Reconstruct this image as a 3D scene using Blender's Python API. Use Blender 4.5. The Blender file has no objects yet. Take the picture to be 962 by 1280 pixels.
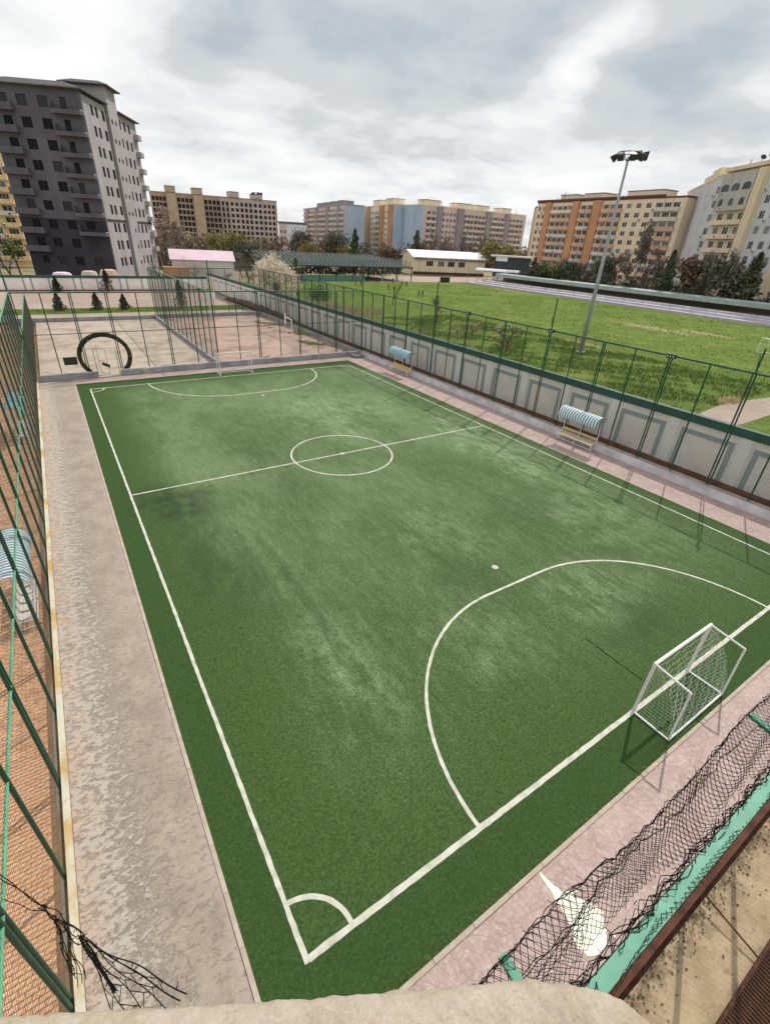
import bpy, math, random
import numpy as np
from mathutils import Matrix, Vector
R = math.radians
random.seed(7)
rng = np.random.default_rng(7)
scene = bpy.context.scene
COL = scene.collection

# ------------------------------------------------------------------ camera
cam = bpy.data.cameras.new("camera")
cam.sensor_fit = 'HORIZONTAL'; cam.sensor_width = 36.0; cam.lens = 22.07
cam.clip_start = 0.05; cam.clip_end = 6000
camo = bpy.data.objects.new("camera", cam); COL.objects.link(camo)
yaw, pitch, roll = 0.6021, 0.5222, 0.0561
CP = Vector((-1.108, -3.343, 11.590))
cy, sy, cp, sp = math.cos(yaw), math.sin(yaw), math.cos(pitch), math.sin(pitch)
fwd = Vector((sy*cp, cy*cp, -sp)); rgt = Vector((cy, -sy, 0)); up = rgt.cross(fwd)
r2 = math.cos(roll)*rgt + math.sin(roll)*up; u2 = -math.sin(roll)*rgt + math.cos(roll)*up
camo.matrix_world = Matrix(((r2.x, u2.x, -fwd.x, CP.x), (r2.y, u2.y, -fwd.y, CP.y), (r2.z, u2.z, -fwd.z, CP.z), (0, 0, 0, 1)))
scene.camera = camo

# ------------------------------------------------------------------ light
SUN = Vector((0.61, 0.28, 0.74)).normalized()          # towards the sun
sun_el = math.asin(SUN.z); sun_az = math.atan2(SUN.x, SUN.y)
sl = bpy.data.lights.new("sun", 'SUN'); sl.energy = 3.5; sl.angle = R(0.6); sl.color = (1.0, 0.95, 0.87)
so = bpy.data.objects.new("sun", sl); COL.objects.link(so)
so.rotation_euler = (-SUN).to_track_quat('-Z', 'Y').to_euler(); so.location = (40, 20, 60)

scene.view_settings.view_transform = 'Standard'
try: scene.view_settings.look = 'None'
except Exception: pass
scene.view_settings.exposure = 0.0
scene.view_settings.gamma = 1.0

# ------------------------------------------------------------------ sky: blue sky behind a broken cloud deck
world = bpy.data.worlds.new("World"); scene.world = world; world.use_nodes = True
nt = world.node_tree; nt.nodes.clear()
def N(t, **kw):
    n = nt.nodes.new(t)
    for k, v in kw.items(): setattr(n, k, v)
    return n
def L(a, b): nt.links.new(a, b)
def wmath(op, a, b=None, clamp=False):
    n = N('ShaderNodeMath', operation=op); n.use_clamp = clamp
    for i, v in enumerate((a, b)):
        if v is None: continue
        if isinstance(v, (int, float)): n.inputs[i].default_value = v
        else: L(v, n.inputs[i])
    return n.outputs[0]
sky = N('ShaderNodeTexSky', sky_type='NISHITA'); sky.sun_disc = False
sky.sun_elevation = sun_el; sky.sun_rotation = sun_az
tc = N('ShaderNodeTexCoord'); sep = N('ShaderNodeSeparateXYZ'); L(tc.outputs['Generated'], sep.inputs[0])
zz = wmath('ADD', wmath('MAXIMUM', sep.outputs[2], 0.0), 0.16)
comb = N('ShaderNodeCombineXYZ'); L(wmath('DIVIDE', sep.outputs[0], zz), comb.inputs[0]); L(wmath('DIVIDE', sep.outputs[1], zz), comb.inputs[1])
def wnoise(vec, scale, detail, rough, off=(0, 0, 0)):
    m = N('ShaderNodeMapping'); m.inputs['Location'].default_value = off; L(vec, m.inputs['Vector'])
    n = N('ShaderNodeTexNoise'); n.inputs['Scale'].default_value = scale; n.inputs['Detail'].default_value = detail
    n.inputs['Roughness'].default_value = rough; L(m.outputs[0], n.inputs['Vector']); return n
warp = wnoise(comb.outputs[0], 0.9, 4, 0.55, (3.1, 1.7, 0))
wadd = N('ShaderNodeVectorMath', operation='MULTIPLY_ADD'); L(warp.outputs['Color'], wadd.inputs[0]); wadd.inputs[1].default_value = (0.35, 0.35, 0); L(comb.outputs[0], wadd.inputs[2])
n1 = wnoise(wadd.outputs[0], 0.72, 8, 0.56, (0.4, 2.3, 0))
n2 = wnoise(wadd.outputs[0], 1.9, 9, 0.60, (5.0, 0.2, 1))
# the larger thick clouds of this deck, placed by direction (grey undersides)
dens = wmath('ADD', wmath('MULTIPLY', n1.outputs[0], 0.60), wmath('ADD', wmath('MULTIPLY', n2.outputs[0], 0.86), -0.215))
wdir = N('ShaderNodeVectorMath', operation='MULTIPLY_ADD'); L(warp.outputs['Color'], wdir.inputs[0]); wdir.inputs[1].default_value = (0.26, 0.26, 0.16)
wsh = N('ShaderNodeVectorMath', operation='SUBTRACT'); L(tc.outputs['Generated'], wsh.inputs[0]); wsh.inputs[1].default_value = (0.13, 0.13, 0.08)
L(wsh.outputs[0], wdir.inputs[2])
def px_dir(x, y):
    v = r2*((x-481)/589.82) + u2*(-(y-640)/589.82) + fwd
    return v.normalized()
for (x, y, rad, w) in [(300, 45, 0.20, .24), (245, 15, .15, .16), (430, 70, .15, .15), (560, 45, 0.24, .24), (650, 50, .16, .18), (880, 40, 0.19, .24), (850, 140, 0.17, .22), (930, 90, .16, .20), (505, 165, 0.11, .13), (660, 212, 0.07, .12), (720, 150, .12, .16), (400, 165, .07, .10), (330, -120, .3, .22), (700, -200, .3, .2),
                       (745, 45, .085, -.34), (705, 105, .09, -.25), (380, 42, .07, -.14), (350, 190, .2, -.16), (100, 110, .3, -.10), (560, 105, .05, -.10), (30, 20, .2, -.02), (620, 150, .07, -.12)]:
    d = px_dir(x, y)
    dist = N('ShaderNodeVectorMath', operation='DISTANCE'); L(wdir.outputs[0], dist.inputs[0]); dist.inputs[1].default_value = d
    g = wmath('SUBTRACT', 1.0, wmath('DIVIDE', dist.outputs['Value'], rad), True)
    sm = N('ShaderNodeMapRange', interpolation_type='SMOOTHSTEP'); L(g, sm.inputs['Value']); sm.inputs['To Max'].default_value = w*.72
    dens = wmath('ADD', dens, sm.outputs[0])
ramp = N('ShaderNodeValToRGB'); L(dens, ramp.inputs[0])
cr = ramp.color_ramp; cr.interpolation = 'EASE'
cr.elements[0].position = 0.20; cr.elements[0].color = (.96, .96, .95, 1)
cr.elements[1].position = 0.96; cr.elements[1].color = (.42, .47, .52, 1)
for p, c in ((0.36, (.86, .865, .86, 1)), (0.47, (.80, .81, .81, 1)), (0.57, (.71, .73, .745, 1)), (0.70, (.57, .597, .62, 1))):
    e = cr.elements.new(p); e.color = c
rsc = N('ShaderNodeVectorMath', operation='SCALE'); L(ramp.outputs[0], rsc.inputs[0]); rsc.inputs['Scale'].default_value = 10.0
cov = N('ShaderNodeMapRange', interpolation_type='SMOOTHSTEP'); L(n2.outputs[0], cov.inputs['Value'])
cov.inputs['From Min'].default_value = 0.18; cov.inputs['From Max'].default_value = 0.42; cov.inputs['To Min'].default_value = 0.82; cov.inputs['To Max'].default_value = 1.0
mixw = N('ShaderNodeMixRGB'); L(cov.outputs[0], mixw.inputs[0]); L(sky.outputs[0], mixw.inputs[1]); L(rsc.outputs[0], mixw.inputs[2])
bg = N('ShaderNodeBackground'); bg.inputs[1].default_value = 0.115; L(mixw.outputs[0], bg.inputs[0])
wo = N('ShaderNodeOutputWorld'); L(bg.outputs[0], wo.inputs[0])

# ------------------------------------------------------------------ material helpers
def lin(r, g, b):
    f = lambda c: (c/255/12.92 if c/255 <= 0.04045 else ((c/255+0.055)/1.055)**2.4)
    return (f(r), f(g), f(b), 1)
def ld(r, g, b, k=.77): return tuple(c*k for c in lin(r, g, b)[:3])+(1,)
class MT:
    """small node-material builder"""
    def __init__(s, name):
        s.m = bpy.data.materials.new(name); s.m.use_nodes = True; s.t = s.m.node_tree
        s.b = s.t.nodes['Principled BSDF']; s.tc = s.t.nodes.new('ShaderNodeTexCoord')
    def n(s, t, **kw):
        x = s.t.nodes.new(t)
        for k, v in kw.items(): setattr(x, k, v)
        return x
    def l(s, a, b): s.t.links.new(a, b)
    def co(s, scale=(1, 1, 1), loc=(0, 0, 0), src='Object'):
        m = s.n('ShaderNodeMapping'); m.inputs['Scale'].default_value = scale; m.inputs['Location'].default_value = loc
        s.l(s.tc.outputs[src], m.inputs['Vector']); return m.outputs[0]
    def noise(s, scale, detail=4, rough=.55, vec=None, dist=0):
        x = s.n('ShaderNodeTexNoise'); x.inputs['Scale'].default_value = scale; x.inputs['Detail'].default_value = detail
        x.inputs['Roughness'].default_value = rough; x.inputs['Distortion'].default_value = dist
        s.l(vec if vec is not None else s.co(), x.inputs['Vector']); return x.outputs[0]
    def ramp(s, v, a, b, lo=0.0, hi=1.0):
        x = s.n('ShaderNodeMapRange', interpolation_type='SMOOTHSTEP'); s.l(v, x.inputs['Value'])
        x.inputs['From Min'].default_value = a; x.inputs['From Max'].default_value = b
        x.inputs['To Min'].default_value = lo; x.inputs['To Max'].default_value = hi; return x.outputs[0]
    def mix(s, f, a, b, mode='MIX'):
        x = s.n('ShaderNodeMixRGB', blend_type=mode)
        for i, v in enumerate((f, a, b)):
            if isinstance(v, (tuple, list)): x.inputs[i].default_value = v if len(v) == 4 else (*v, 1)
            elif isinstance(v, (int, float)): x.inputs[i].default_value = v
            else: s.l(v, x.inputs[i])
        return x.outputs[0]
    def math(s, op, a, b=None, clamp=False):
        x = s.n('ShaderNodeMath', operation=op); x.use_clamp = clamp
        for i, v in enumerate((a, b)):
            if v is None: continue
            if isinstance(v, (int, float)): x.inputs[i].default_value = v
            else: s.l(v, x.inputs[i])
        return x.outputs[0]
    def bump(s, h, strength=.4, dist=.02):
        x = s.n('ShaderNodeBump'); x.inputs['Strength'].default_value = strength; x.inputs['Distance'].default_value = dist
        s.l(h, x.inputs['Height']); s.l(x.outputs[0], s.b.inputs['Normal'])
    def done(s, col, rough=.85, spec=.3, metal=0):
        if isinstance(col, (tuple, list)): s.b.inputs['Base Color'].default_value = col
        else: s.l(col, s.b.inputs['Base Color'])
        s.b.inputs['Roughness'].default_value = rough; s.b.inputs['Specular IOR Level'].default_value = spec
        s.b.inputs['Metallic'].default_value = metal; return s.m
MATS = {}
def var(name, c, amt=.18, scale=3, rough=.8, spec=.3, bump=0, bscale=40, metal=0, c2=None, detail=5):
    """plain surface with cloudy variation towards c2 (or a darker c)"""
    if name in MATS: return MATS[name]
    t = MT(name)
    c2 = c2 or tuple(x*(1-amt*2) for x in c[:3])+(1,)
    f = t.noise(scale, detail, .6)
    col = t.mix(t.ramp(f, .3, .72), c, c2)
    if bump: t.bump(t.noise(bscale, 4, .6), bump, .02)
    MATS[name] = t.done(col, rough, spec, metal); return MATS[name]

# ------------------------------------------------------------------ mesh builder
class MB:
    def __init__(s): s.v = []; s.f = []; s.m = []
    def face(s, pts, mi=0):
        k = len(s.v); s.v += [tuple(p) for p in pts]; s.f.append(tuple(range(k, k+len(pts)))); s.m.append(mi)
    def hull(s, P, mi=0):
        k = len(s.v); s.v += [tuple(p) for p in P]
        for q in ((0, 3, 2, 1), (4, 5, 6, 7), (0, 1, 5, 4), (1, 2, 6, 5), (2, 3, 7, 6), (3, 0, 4, 7)):
            s.f.append(tuple(k+i for i in q)); s.m.append(mi)
    def box(s, x0, x1, y0, y1, z0, z1, mi=0):
        s.hull([(x0, y0, z0), (x1, y0, z0), (x1, y1, z0), (x0, y1, z0), (x0, y0, z1), (x1, y0, z1), (x1, y1, z1), (x0, y1, z1)], mi)
    def tube(s, pts, r, n=6, mi=0, cap=True):
        pts = [Vector(p) for p in pts]; k = len(s.v); m = len(pts)
        rr = r if isinstance(r, (list, tuple)) else [r]*m
        ref = None
        for i, p in enumerate(pts):
            t = (pts[min(i+1, m-1)]-pts[max(i-1, 0)])
            if t.length < 1e-9: t = Vector((0, 0, 1))
            t.normalize()
            if ref is None: ref = Vector((0, 0, 1)) if abs(t.z) < .9 else Vector((1, 0, 0))
            a = t.cross(ref)
            if a.length < 1e-6: a = t.orthogonal()
            a.normalize(); b = t.cross(a)
            for j in range(n):
                th = 2*math.pi*(j+.5)/n; q = p+(a*math.cos(th)+b*math.sin(th))*rr[i]; s.v.append(tuple(q))
        for i in range(m-1):
            for j in range(n):
                j2 = (j+1) % n; s.f.append((k+i*n+j, k+i*n+j2, k+(i+1)*n+j2, k+(i+1)*n+j)); s.m.append(mi)
        if cap and n > 2:
            s.f.append(tuple(k+j for j in range(n))[::-1]); s.m.append(mi)
            s.f.append(tuple(k+(m-1)*n+j for j in range(n))); s.m.append(mi)
    def bar(s, a, b, w, h, mi=0):
        """rectangular bar a->b, w sideways, h vertical-ish"""
        a = Vector(a); b = Vector(b); t = (b-a).normalized()
        ref = Vector((0, 0, 1)) if abs(t.z) < .95 else Vector((0, 1, 0))
        u = t.cross(ref).normalized()*w/2; v = u.cross(t).normalized()*h/2
        s.hull([a-u-v, a+u-v, a+u+v, a-u+v, b-u-v, b+u-v, b+u+v, b-u+v], mi)
    def prism(s, poly, z0, z1, mi=0, mtop=None):
        n = len(poly); k = len(s.v)
        s.v += [(p[0], p[1], z0) for p in poly]+[(p[0], p[1], z1) for p in poly]
        for i in range(n):
            j = (i+1) % n; s.f.append((k+i, k+j, k+n+j, k+n+i)); s.m.append(mi)
        s.f.append(tuple(k+i for i in range(n))[::-1]); s.m.append(mi)
        s.f.append(tuple(k+n+i for i in range(n))); s.m.append(mi if mtop is None else mtop)
    def mesh(s, name, mats, org=(0, 0, 0)):
        me = bpy.data.meshes.new(name)
        v = np.array(s.v, dtype=float).reshape(-1, 3)-np.array(org)
        me.from_pydata(v.tolist(), [], s.f)
        for m in (mats if isinstance(mats, (list, tuple)) else [mats]): me.materials.append(m)
        if any(s.m): me.polygons.foreach_set('material_index', s.m)
        me.update(); return me

def tag(o, label=None, cat=None, group=None, kind=None):
    if label: o['label'] = label
    if cat: o['category'] = cat
    if group: o['group'] = group
    if kind: o['kind'] = kind
    return o
def thing(name, label, cat, loc=(0, 0, 0), group=None, rz=0):
    o = bpy.data.objects.new(name, None); COL.objects.link(o); o.location = loc; o.rotation_euler = (0, 0, rz)
    o.empty_display_size = .3
    return tag(o, label, cat, group)
def wloc(o):
    v = Vector((0, 0, 0))
    while o is not None: v += o.location; o = o.parent
    return v
def part(name, mb, mats, parent=None, kind=None, local=False, label=None):
    """mb in world coordinates (parents unrotated) unless local"""
    org = (0, 0, 0) if (local or parent is None) else wloc(parent)
    o = bpy.data.objects.new(name, mb.mesh(name, mats, org)); COL.objects.link(o)
    if parent is not None: o.parent = parent
    if kind: o['kind'] = kind
    if label: o['label'] = label
    return o
def inst(name, me, parent, loc, rz=0, scale=None, world=True):
    """an object sharing mesh me under parent; loc in world coordinates"""
    o = bpy.data.objects.new(name, me); COL.objects.link(o); o.parent = parent
    o.location = Vector(loc)-(wloc(parent) if world and parent is not None else Vector((0, 0, 0))); o.rotation_euler = (0, 0, rz)
    if scale: o.scale = scale
    return o
def copy_tree(o, parent=None):
    c = o.copy(); COL.objects.link(c)
    if parent is not None: c.parent = parent
    for ch in list(o.children): copy_tree(ch, c)
    return c
def solo(name, mb, mats, label, cat, group=None, kind=None):
    o = part(name, mb, mats); return tag(o, label, cat, group, kind)
def smooth(o):
    o.data.polygons.foreach_set('use_smooth', [True]*len(o.data.polygons)); return o

# ------------------------------------------------------------------ materials
GREEN = var('green_paint', lin(28, 78, 58), .25, 2.5, .45, .5)
GREENL = var('green_paint_light', lin(92, 158, 122), .15, 2, .4, .5)
TEAL = var('teal_paint', lin(98, 158, 134), .12, 3, .5, .4, c2=lin(78, 134, 114))
WIRE = var('fence_wire', lin(58, 74, 60), .2, 1, .5, .4)
NETM = var('black_net', lin(34, 32, 30), .3, 8, .9, .1, c2=lin(18, 17, 17))
RUST = var('rusty_steel', lin(92, 60, 46), .3, 6, .85, .2, .3, 60, c2=lin(60, 40, 32))
WHITEP = var('white_metal_paint', lin(228, 228, 224), .06, 4, .4, .5)
GALV = var('galvanised_steel', lin(158, 160, 162), .12, 3, .45, .5)
DARKM = var('dark_metal', lin(40, 42, 44), .2, 3, .5, .4)
CONC = var('grey_concrete', ld(168, 166, 166), .14, 1.6, .9, .2, .25, 30, c2=ld(136, 132, 130))
CONCL = var('pale_concrete', ld(205, 198, 182), .14, 1.6, .9, .2, .25, 30, c2=ld(168, 156, 138))
WHITEL = None

def turf_mat():
    t = MT('artificial_turf')
    obj = t.co()
    sep = t.n('ShaderNodeSeparateXYZ'); t.l(obj, sep.inputs[0])
    big = t.noise(.18, 7, .66, t.co((1.15, .7, 1), (4, 2, 0)), .3)
    mid = t.noise(.85, 8, .74, t.co((1.1, .75, 1), (1, 7, 0)), .2)
    fine = t.noise(13, 5, .8)
    pile = t.noise(42, 3, .85)
    # play area: the worn pile lies inside the lines
    def band(v, a, b, w): return t.math('MULTIPLY', t.ramp(v, a-w, a+w), t.ramp(v, b-w, b+w, 1, 0))
    inner = t.math('MULTIPLY', band(sep.outputs[0], 1.8, 24.6, 1.7), band(sep.outputs[1], 1.5, 40.5, 2.2))
    far = t.ramp(sep.outputs[1], 2, 24, .30, 1.0)
    streak = t.noise(1.0, 8, .76, t.co((3.4, .75, 1), (2, 9, 0)))
    wear = t.math('MULTIPLY', t.math('MULTIPLY', inner, far), t.math('ADD', .42, t.math('MULTIPLY', t.ramp(big, .34, .68), .75)), True)
    # scuffed lane running up the pitch and matted dark patches
    xs = t.math('SUBTRACT', sep.outputs[0], t.math('ADD', 4.2, t.math('MULTIPLY', sep.outputs[1], -.005)))
    xs = t.math('ADD', xs, t.math('MULTIPLY', t.math('SUBTRACT', mid, .5), .9))
    twin = t.math('ABSOLUTE', t.math('SUBTRACT', t.math('ABSOLUTE', xs), .34))
    lane = t.math('MULTIPLY', t.ramp(twin, .06, .30, 1, 0), t.math('MULTIPLY', band(sep.outputs[1], 4.0, 14.5, 1.2), t.ramp(mid, .36, .56)), True)
    grain = t.noise(30, 3, .85)
    border = t.math('SUBTRACT', 1.0, t.math('MULTIPLY', band(sep.outputs[0], .0, 23.8, .05), band(sep.outputs[1], .0, 41.2, .05)))
    c = t.mix(t.ramp(fine, .3, .72), lin(44, 66, 30), lin(72, 96, 50))
    c = t.mix(t.math('MULTIPLY', border, .5), c, lin(40, 66, 28))
    c = t.mix(t.math('MULTIPLY', wear, .75), c, t.mix(t.ramp(fine, .3, .7), lin(72, 94, 58), lin(100, 120, 82)))
    # worn fibres: pale specks whose share grows with the wear, drawn out along the pitch
    wv = t.math('ADD', t.math('MULTIPLY', wear, .10), t.math('MULTIPLY', t.math('SUBTRACT', streak, .5), t.math('ADD', .12, t.math('MULTIPLY', inner, .24))))
    speck = t.ramp(t.math('ADD', grain, wv), .545, .68)
    c = t.mix(t.math('MULTIPLY', speck, t.math('ADD', .22, t.math('MULTIPLY', inner, .36))), c, lin(138, 156, 118))
    c = t.mix(t.math('MULTIPLY', t.math('MULTIPLY', inner, t.ramp(streak, .60, .78)), .16), c, lin(122, 144, 104))
    c = t.mix(t.math('MULTIPLY', lane, t.math('ADD', .10, t.math('MULTIPLY', t.ramp(grain, .44, .62), .45))), c, lin(122, 142, 100))
    def blob(x, y, rx, ry):
        m = t.n('ShaderNodeVectorMath', operation='LENGTH')
        cc = t.n('ShaderNodeCombineXYZ')
        t.l(t.math('ADD', t.math('DIVIDE', t.math('SUBTRACT', sep.outputs[0], x), rx), t.math('MULTIPLY', t.math('SUBTRACT', mid, .5), 2.2)), cc.inputs[0])
        t.l(t.math('ADD', t.math('DIVIDE', t.math('SUBTRACT', sep.outputs[1], y), ry), t.math('MULTIPLY', t.math('SUBTRACT', big, .5), 2.2)), cc.inputs[1])
        t.l(cc.outputs[0], m.inputs[0]); return t.ramp(m.outputs['Value'], .3, 1.15, 1, 0)
    dk = None
    for (x, y, rx, ry, w) in ((1.9, 18.6, 2.4, 2.8, 1.0), (4.25, 9.5, .35, 6, .5), (2.2, 13, 1.9, 7, .55), (10.4, 6.5, 2.0, 2.4, .3), (17.5, 10, 3, 2.5, .35), (14.5, 2.2, 2.5, 1.4, .45), (7.2, 20.0, 1.4, 4.5, .4)):
        b = t.math('MULTIPLY', blob(x, y, rx, ry), w); dk = b if dk is None else t.math('MAXIMUM', dk, b)
    c = t.mix(t.math('MULTIPLY', t.math('MULTIPLY', dk, .8), t.ramp(mid, .3, .6)), c, lin(44, 58, 38))
    # bright brushed areas
    br = None
    for (x, y, rx, ry, w) in ((15.5, 29, 5, 7, .75), (21.6, 17, 2.6, 9, .95), (19.5, 30, 2.8, 5, .4), (11.5, 10.5, 2.4, 3.0, .5), (4.2, 5.5, 1.6, 3.4, .5), (9, 4.6, 2.0, 2.8, .45), (14.5, 4.4, 3.0, 2.2, .6), (20, 7.5, 3.6, 4, .6)):
        b = t.math('MULTIPLY', blob(x, y, rx, ry), w); br = b if br is None else t.math('MAXIMUM', br, b)
    c = t.mix(t.math('MULTIPLY', t.math('MULTIPLY', br, t.ramp(grain, .36, .62)), t.ramp(t.math('ADD', mid, t.math('MULTIPLY', t.math('SUBTRACT', streak, .5), .8)), .34, .66)), c, lin(148, 166, 130))
    c = t.mix(.6, c, t.mix(pile, (0, 0, 0, 1), (1, 1, 1, 1)), 'OVERLAY')
    c = t.mix(t.ramp(t.noise(19, 3, .8, t.co((1, 1, 1), (3, 1, 0))), .54, .66, 0, .7), c, t.mix(.7, c, lin(28, 42, 20)))
    # near side fibres, coarse clumps
    t.bump(t.math('ADD', t.math('MULTIPLY', pile, .6), t.math('MULTIPLY', fine, .7)), .55, .02)
    return t.done(c, .92, .15)
TURF = turf_mat()

def line_mat():
    t = MT('white_turf_line')
    a = t.noise(60, 2, .8); b = t.noise(3, 4, .6)
    c = t.mix(t.ramp(b, .35, .75), ld(226, 224, 212), ld(186, 188, 168))
    c = t.mix(t.ramp(a, .62, .78, 0, .55), c, ld(96, 118, 84))
    t.bump(a, .5, .015)
    return t.done(c, .9, .2)
LINE = line_mat()

def flaky_mat():
    """old path whose screed is flaking off in a strip beside the kerb"""
    t = MT('flaking_concrete')
    obj = t.co(); sep = t.n('ShaderNodeSeparateXYZ'); t.l(obj, sep.inputs[0])
    base = t.mix(t.ramp(t.noise(1.0, 6, .6), .3, .7), ld(160, 146, 133), ld(182, 167, 153))
    n = t.noise(4.6, 13, .78, t.co((1, 1.7, 1)), .35)
    side = t.ramp(sep.outputs[0], -3.1, -1.5, .075, -.06)
    fl = t.ramp(t.math('ADD', n, side), .49, .57)
    c = t.mix(fl, base, t.mix(t.noise(7, 4, .6), ld(206, 196, 184), ld(184, 172, 160)))
    crack = t.ramp(t.math('ABSOLUTE', t.math('SUBTRACT', t.math('ADD', n, side), .505)), .0, .016, 1, 0)
    c = t.mix(t.math('MULTIPLY', crack, .5), c, ld(112, 98, 88))
    pink = t.math('MULTIPLY', t.ramp(sep.outputs[0], -3.35, -2.7, 1, 0), t.ramp(t.noise(1.3, 5, .6), .35, .6))
    c = t.mix(t.math('MULTIPLY', pink, .65), c, ld(206, 176, 154))
    f2 = t.ramp(t.noise(11, 12, .8, t.co((1, 1.4, 1), (4, 4, 0)), .3), .50, .60)
    c = t.mix(t.math('MULTIPLY', f2, .3), c, ld(204, 194, 182))
    f3 = t.ramp(t.noise(8, 12, .8, t.co((1, 1.2, 1), (9, 2, 0)), .3), .54, .64)
    c = t.mix(t.math('MULTIPLY', f3, .25), c, ld(132, 120, 108))
    edge = t.ramp(sep.outputs[0], -1.25, -.95, 0, .45)
    c = t.mix(edge, c, ld(200, 178, 172))
    st = t.ramp(t.noise(.45, 5, .7, t.co((1, 1, 1), (9, 3, 0))), .55, .75, 0, .35)
    c = t.mix(st, c, ld(128, 116, 104))
    c = t.mix(.4, c, t.mix(t.noise(60, 4, .8), (0, 0, 0, 1), (1, 1, 1, 1)), 'OVERLAY')
    t.bump(t.math('ADD', t.math('MULTIPLY', fl, .6), t.math('MULTIPLY', t.noise(18, 6, .7), .6)), .7, .03)
    return t.done(c, .92, .2)
FLAKY = flaky_mat()

def stamped_mat():
    """pinkish concrete pressed with an irregular stone pattern"""
    t = MT('stamped_pink_concrete')
    vo = t.n('ShaderNodeTexVoronoi', feature='DISTANCE_TO_EDGE'); vo.inputs['Scale'].default_value = 3.4; t.l(t.co(), vo.inputs['Vector'])
    j = t.ramp(vo.outputs['Distance'], .0, .045, 1, 0)
    a = t.noise(1.1, 6, .62); b = t.noise(9, 6, .7)
    c = t.mix(t.ramp(a, .3, .7), ld(200, 176, 170), ld(178, 154, 148))
    c = t.mix(t.ramp(b, .46, .72, 0, .8), c, ld(222, 204, 196))
    c = t.mix(t.ramp(t.noise(3.5, 9, .78), .53, .66, 0, .5), c, ld(154, 134, 124))
    c = t.mix(t.math('MULTIPLY', j, .13), c, ld(142, 120, 114))
    c = t.mix(.3, c, t.mix(t.noise(60, 3, .7), (0, 0, 0, 1), (1, 1, 1, 1)), 'OVERLAY')
    t.bump(t.math('ADD', t.math('MULTIPLY', j, -.5), t.math('MULTIPLY', b, .5)), .6, .02)
    return t.done(c, .85, .25)
STAMP = stamped_mat()

def soil(name, c1, c2, c3, scale=1.0, bump=.6):
    t = MT(name)
    c = t.mix(t.ramp(t.noise(.6*scale, 6, .65), .35, .65), c1, c2)
    c = t.mix(t.ramp(t.noise(3.3*scale, 6, .7), .5, .7, 0, .8), c, c3)
    c = t.mix(.3, c, t.mix(t.noise(30*scale, 3, .7), (0, 0, 0, 1), (1, 1, 1, 1)), 'OVERLAY')
    t.bump(t.noise(12*scale, 6, .7), bump, .04)
    return t.done(c, .95, .1)
def yard_mat():
    t = MT('sandy_yard_concrete')
    sep = t.n('ShaderNodeSeparateXYZ'); t.l(t.co(), sep.inputs[0])
    c = t.mix(t.ramp(t.noise(1.2, 8, .7), .35, .65), ld(204, 182, 150), ld(178, 156, 126))
    c = t.mix(t.ramp(t.noise(4.5, 9, .78), .52, .66, 0, .75), c, ld(146, 122, 96))
    c = t.mix(t.ramp(t.noise(3, 8, .75, t.co((1, 1, 1), (5, 2, 0))), .54, .66, 0, .6), c, ld(186, 150, 124))
    moss_shade = t.math('MULTIPLY', t.ramp(sep.outputs[1], -4.1, -3.35, 0, 1), t.ramp(t.noise(3.2, 8, .75, t.co((1, 1, 1), (1, 8, 0))), .40, .58))  # mossy stains and the beam's shadow, painted as one dark band by the fence
    c = t.mix(t.math('MULTIPLY', moss_shade, .85), c, ld(78, 68, 50))
    c = t.mix(t.ramp(t.noise(14, 6, .8), .64, .70, 0, .7), c, ld(84, 70, 52))
    c = t.mix(.3, c, t.mix(t.noise(70, 3, .8), (0, 0, 0, 1), (1, 1, 1, 1)), 'OVERLAY')
    t.bump(t.noise(14, 8, .75), .6, .03)
    return t.done(c, .95, .1)
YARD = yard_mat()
SOILB = soil('brown_soil', lin(104, 78, 62), lin(82, 62, 50), lin(128, 102, 84), 1.2)
GROUND = soil('dusty_ground', lin(150, 136, 112), lin(118, 112, 84), lin(96, 96, 66), .12, .3)
ROAD = soil('pale_paved_yard', ld(190, 172, 158), ld(176, 158, 146), ld(162, 146, 136), .35, .2)
COURT = None
def court_mat(name, c1, c2, stain):
    t = MT(name)
    br = t.n('ShaderNodeTexBrick'); br.inputs['Scale'].default_value = 1; br.offset = .5
    br.inputs['Brick Width'].default_value = .42; br.inputs['Row Height'].default_value = .21; br.inputs['Mortar Size'].default_value = .012
    br.inputs['Color1'].default_value = c1; br.inputs['Color2'].default_value = c2; br.inputs['Mortar'].default_value = stain
    t.l(t.co(), br.inputs['Vector'])
    n = t.noise(.35, 7, .68); n2 = t.noise(1.6, 6, .7)
    c = t.mix(t.ramp(n, .42, .66, 0, .8), br.outputs['Color'], stain)
    c = t.mix(t.ramp(n2, .55, .75, 0, .5), c, stain)
    t.bump(n2, .3, .02)
    return t.done(c, .9, .2)
COURT1 = court_mat('beige_court_paving', ld(212, 198, 182), ld(200, 186, 168), ld(160, 142, 126))
COURT2 = court_mat('pink_court_paving', ld(206, 178, 164), ld(196, 168, 152), ld(146, 126, 116))

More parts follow.
